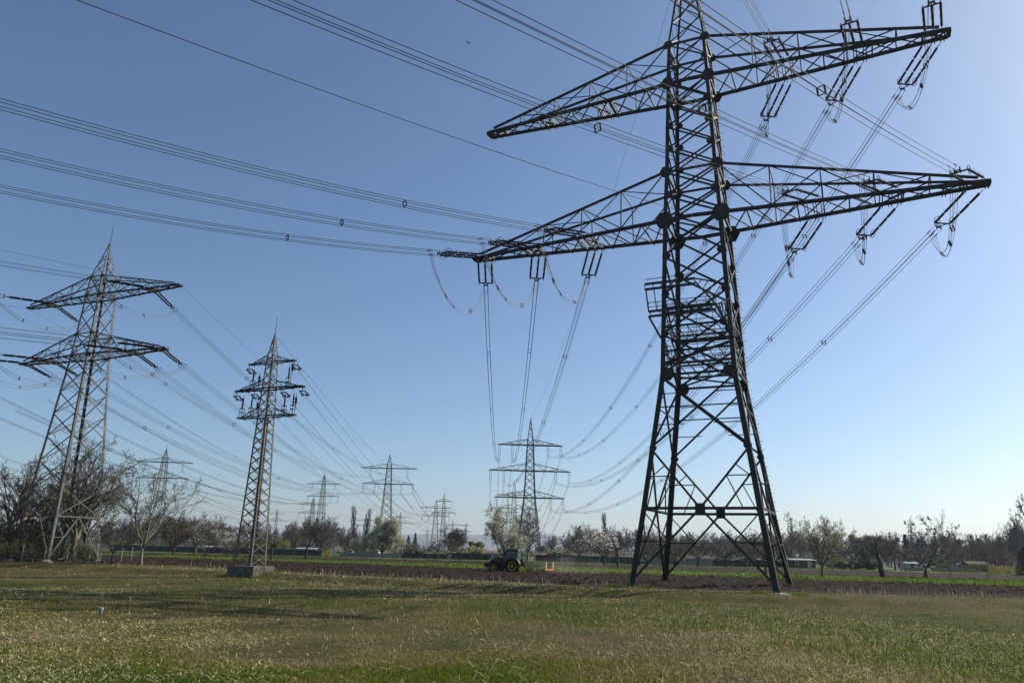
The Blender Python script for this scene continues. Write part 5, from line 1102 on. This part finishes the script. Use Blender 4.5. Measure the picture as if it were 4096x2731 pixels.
P_ = {('f', s): ((1.25, s * .62, 1.25), (1.05, s * .66, 2.78)) for s in (-1, 1)}; P_.update({('m', s): ((.35, s * .80, 1.3), (.35, s * .74, 2.78)) for s in (-1, 1)}); P_.update({('r', s): ((-.45, s * .72, 1.65), (-.52, s * .70, 2.78)) for s in (-1, 1)})
for (k, s_), (p, q) in P_.items(): cab.bar(p, q, .08, .08)
for s_ in (-1, 1): cab.bar(P_[('f', s_)][0], P_[('m', s_)][0], .09, .09); cab.bar(P_[('m', s_)][0], P_[('r', s_)][0], .09, .09); cab.bar(P_[('f', s_)][1], P_[('r', s_)][1], .08, .08)
cab.bar(P_[('f', -1)][0], P_[('f', 1)][0], .09, .09); cab.bar(P_[('r', -1)][0], P_[('r', 1)][0], .09, .09); cab.box((.35, 0, 1.28), (1.6, 1.3, .1)); co = cab.build('cab', M['tblack'], tr)
for pts in ([P_[('f', s)][i] for s, i in ((-1, 0), (1, 0), (1, 1), (-1, 1))], [P_[('r', s)][i] for s, i in ((-1, 0), (1, 0), (1, 1), (-1, 1))]):
    b = MB(); b.add(pts, [(0, 1, 2, 3)]); g_ = b.build('windscreen', M['tglass'], co); sm = g_.modifiers.new('thick', 'SOLIDIFY'); sm.thickness = .015
for s_ in (-1, 1):
    for a_, b_ in (('f', 'm'), ('m', 'r')): b = MB(); b.add([P_[(a_, s_)][0], P_[(b_, s_)][0], P_[(b_, s_)][1], P_[(a_, s_)][1]], [(0, 1, 2, 3)]); g_ = b.build('door_glass', M['tglass'], co); sm = g_.modifiers.new('thick', 'SOLIDIFY'); sm.thickness = .015
M['tglass'].node_tree.nodes['Principled BSDF'].inputs['Transmission Weight'].default_value = .85; M['tglass'].node_tree.nodes['Principled BSDF'].inputs['IOR'].default_value = 1.1; M['tglass'].node_tree.nodes['Principled BSDF'].inputs['Base Color'].default_value = (.45, .52, .54, 1)
b = MB(); b.box((.22, 0, 2.87), (1.75, 1.56, .16)); b.box((.22, 0, 2.97), (1.45, 1.3, .08)); o = b.build('roof', M['tgreen'], tr); bv = o.modifiers.new('bevel', 'BEVEL'); bv.width = .05; bv.segments = 2
for x in (-.68, 1.11):
    for y in (-.55, .55): b = MB(); b.box((x, y, 2.84), (.08, .2, .1)); b.build('work_light', M['lampw'], o)
b = MB(); b.lathe((.95, .45, 3.02), [(.05, 0), (.05, .06), (.07, .07), (.07, .2), (.03, .24)], 10); b.build('beacon', M['orange'], o)
b = MB(); b.tube([(1.3, -.52, 1.6), (1.3, -.52, 2.75), (1.25, -.52, 2.95)], .055, 8); b.build('exhaust', M['tblack'], tr)
b = MB(); b.box((.35, 0, 1.55), (.5, .5, .14)); b.box((.12, 0, 1.9), (.14, .46, .7)); b.build('seat', M['tblack'], co)
b = MB(); b.tube([(1.0, 0, 1.4), (.8, 0, 1.85)], .03, 6); b.ring((.8, 0, 1.85), (-.5, 0, .85), .2, .018, 16, 5); b.build('steering_wheel', M['tblack'], co)
for s_ in (-1, 1): b = MB(); b.bar((1.1, s_ * .68, 2.4), (1.15, s_ * 1.05, 2.4), .03, .03); b.box((1.15, s_ * 1.1, 2.25), (.06, .18, .36)); b.build('mirror', M['tblack'], tr)
def fender(x, y, r, w_, a1, a2, m):
    b = MB(); n = 12; vs, fs = [], []
    for i in range(n + 1):
        a = R(a1 + (a2 - a1) * i / n); c, s_ = math.cos(a), math.sin(a)
        for rr in (r, r + .045):
            for dy in (-w_ / 2, w_ / 2): vs.append((x[0] + c * rr, y + dy, x[1] + s_ * rr))
    for i in range(n):
        o_ = i * 4; fs += [(o_, o_ + 1, o_ + 5, o_ + 4), (o_ + 2, o_ + 6, o_ + 7, o_ + 3), (o_, o_ + 4, o_ + 6, o_ + 2), (o_ + 1, o_ + 3, o_ + 7, o_ + 5)]
    fs += [(0, 2, 3, 1), (n * 4, n * 4 + 1, n * 4 + 3, n * 4 + 2)]; b.add(vs, fs); b.build('fender', m, tr)
for s_ in (-1, 1): fender((0, .92), s_ * .92, 1.0, .66, 25, 165, M['tgreen']); fender((2.58, .69), s_ * .92, .76, .5, 35, 150, M['tblack'])
b = MB(); b.box((3.95, 0, .95), (.5, .9, .55)); b.bar((3.3, .3, .8), (3.9, .3, .85), .09, .12); b.bar((3.3, -.3, .8), (3.9, -.3, .85), .09, .12); b.bar((3.45, 0, 1.0), (3.75, 0, 1.45), .07, .07); b.build('front_weight', M['tblack'], tr)
cu = thing('cultivator', 'green cultivator with an orange rear bar trailing behind the tractor', 'farm implement', (Xr, YT, .06), HD); cu.scale = (.84, 1.0, 1.2)
b = MB()
for x in (-2.0, -2.9, -3.8, -4.6): b.bar((x, -1.55, .86), (x, 1.55, .86), .13, .13)
for y in (-1.4, -.5, .5, 1.4): b.bar((-1.7, y, .86), (-4.9, y, .86), .11, .11)
b.bar((-1.1, 0, .7), (-2.0, .5, .86), .12, .12); b.bar((-1.1, 0, .7), (-2.0, -.5, .86), .12, .12); b.bar((-1.0, 0, 1.5), (-3.0, 0, 1.0), .09, .09); b.bar((-1.7, .3, .86), (-1.4, 0, 1.55), .1, .1); b.bar((-1.7, -.3, .86), (-1.4, 0, 1.55), .1, .1)
M['igreen'] = mat('implement_green_paint', (.025, .10, .035), .5, spec=.3); cf = b.build('frame', M['igreen'], cu)
for i, x in enumerate((-2.0, -2.9, -3.8)):
    for k in range(5):
        y = -1.35 + k * .66 + (i % 2) * .3
        if y > 1.5: continue
        b = MB(); b.tube([(x, y, .9), (x + .05, y, 1.18), (x - .35, y, 1.1), (x - .3, y, .5), (x + .02, y, .0)], .035, 5); b.box((x + .03, y, .03), (.2, .16, .06), 0, .5); b.build('tine', M['igreen'], cu)
b = MB()
for k in range(13):
    y = -1.5 + k * .25; b.ring((-5.05, y, .26), (0, 1, 0), .25, .025, 14, 4)
for k in range(8): a = 2 * math.pi * k / 8; b.bar((-5.05 + .25 * math.cos(a), -1.5, .26 + .25 * math.sin(a)), (-5.05 + .25 * math.cos(a), 1.5, .26 + .25 * math.sin(a)), .03, .03)
b.build('roller', M['tblack'], cu)
for s_ in (-1, 1): b = MB(); b.lathe((-1.75, s_ * 1.62, .42), [(.05, -.03), (.42, -.02), (.42, .02), (.05, .03)], 20, 'y'); b.bar((-1.75, s_ * 1.6, .45), (-1.85, s_ * 1.5, .9), .08, .08); b.box((-2.0, s_ * 1.66, .25), (.9, .04, .36)); b.build('side_disc', M['tyellow'], cu)
b = MB(); b.bar((-5.5, -1.6, .48), (-5.5, 1.6, .48), .1, .1); [b.bar((-4.6, y, .8), (-5.5, y, .48), .07, .07) for y in (-1.3, 1.3)]; b.build('rear_bar', M['orange'], cu)
for y in (-1.35, 1.35):
    b = MB(); b.box((-5.58, y, .95), (.03, .3, .62)); o = b.build('warning_board', M['white'], cu); b = MB()
    for k in range(3): b.box((-5.605, y, .74 + k * .21), (.02, .29, .09))
    b.build('red_stripes', M['red'], o); b = MB(); b.bar((-5.5, y, .5), (-5.56, y, .7), .05, .05); b.build('bracket', M['tblack'], o)

# a bird, the hills
t = thing('bird', 'small dark bird flying high in the blue sky left of the big pylon', 'bird', tuple(at(1874, 173, 70)), .5); b = MB()
b.lathe((0, 0, 0), [(.012, -.16), (.05, -.08), (.06, .02), (.03, .1), (.008, .15)], 8, 'y'); b.add([(-.0, -.05, .02), (-.22, .0, .10), (-.3, .06, .06), (-.02, .06, .02), (0, -.05, .03), (-.22, 0, .11), (-.3, .06, .07), (-.02, .06, .03)], [(0, 1, 2, 3), (7, 6, 5, 4), (0, 4, 5, 1), (1, 5, 6, 2), (2, 6, 7, 3), (3, 7, 4, 0)]); b.add([(0, -.05, .02), (.22, 0, .10), (.3, .06, .06), (.02, .06, .02), (0, -.05, .03), (.22, 0, .11), (.3, .06, .07), (.02, .06, .03)], [(3, 2, 1, 0), (4, 5, 6, 7), (1, 5, 4, 0), (2, 6, 5, 1), (3, 7, 6, 2), (0, 4, 7, 3)]); b.build('body', M['bark_d'], t)
xs = np.linspace(-9000, 9000, 160); prof = 90 + 34 * np.sin(xs / 1300 + 1) + 22 * np.sin(xs / 520 + 2) + 9 * np.sin(xs / 210); prof *= 1 + .5 * np.exp(-((xs - 400) / 1500) ** 2) * 0; V = []; F = []
for i, (x, p) in enumerate(zip(xs, prof)): V += [(x, 6300, -1), (x, 6700, p * .6), (x, 7200, p), (x, 7900, p * .5), (x, 8600, -1)]
for i in range(159):
    for k in range(4): F.append((i * 5 + k, i * 5 + 5 + k, i * 5 + 6 + k, i * 5 + 1 + k))
tag(np_mesh('hills', V, F, mat('wooded_hill', (.05, .06, .04), 1, 0, .004, .4), smooth=True), kind='structure')

# ------------------------------------------------------------------ air and dust
def volume(name, V, F, col, dens, label=None, noise=None):
    o = np_mesh(name, V, F, None) if False else None
    m = bpy.data.materials.new(name); m.use_nodes = True; n = m.node_tree; n.nodes.remove(n.nodes['Principled BSDF']); pv = n.nodes.new('ShaderNodeVolumePrincipled')
    pv.inputs['Color'].default_value = (*col, 1); pv.inputs['Density'].default_value = dens; pv.inputs['Anisotropy'].default_value = .3; n.links.new(pv.outputs[0], n.nodes['Material Output'].inputs['Volume'])
    if noise:
        tc = n.nodes.new('ShaderNodeTexCoord'); nz = n.nodes.new('ShaderNodeTexNoise'); nz.inputs['Scale'].default_value = noise; ml = n.nodes.new('ShaderNodeMath'); ml.operation = 'MULTIPLY_ADD'; ml.use_clamp = True; ml.inputs[1].default_value = dens * 2.5; ml.inputs[2].default_value = -dens * .8
        n.links.new(tc.outputs['Object'], nz.inputs['Vector']); n.links.new(nz.outputs[0], ml.inputs[0]); n.links.new(ml.outputs[0], pv.inputs['Density'])
    b = MB(); b.add(V, F); o = b.build(name, m); return tag(o, label, None if name == 'haze' else 'dust', kind='stuff')
HX = 16500
volume('haze', [(-HX, -200, -2.6), (HX, -200, -2.6), (HX, 16500, -2.6), (-HX, 16500, -2.6), (-HX, -200, 175), (HX, -200, 175), (HX, 16500, 175), (-HX, 16500, 175)], [(0, 3, 2, 1), (4, 5, 6, 7), (0, 1, 5, 4), (1, 2, 6, 5), (2, 3, 7, 6), (3, 0, 4, 7)], (.80, .88, 1.0), 0.0001)

c_ = Vector((Xr, YT, 0)) + Vector((math.cos(HD), math.sin(HD), 0)) * -7.0; Vd, Fd = [], []
for i in range(9):
    for k in range(16):
        a, e = 2 * math.pi * k / 16, math.pi * i / 8; Vd.append((c_.x + 5.5 * math.cos(a) * math.sin(e), c_.y + 2.6 * math.sin(a) * math.sin(e), 1.0 + 1.35 * math.cos(e)))
for i in range(8):
    for k in range(16): Fd.append((i * 16 + k, i * 16 + 16 + k, i * 16 + 16 + (k + 1) % 16, i * 16 + (k + 1) % 16))
volume('dust_cloud', Vd, Fd, (.75, .66, .55), .05, 'faint dust cloud drifting behind the cultivator', .45)
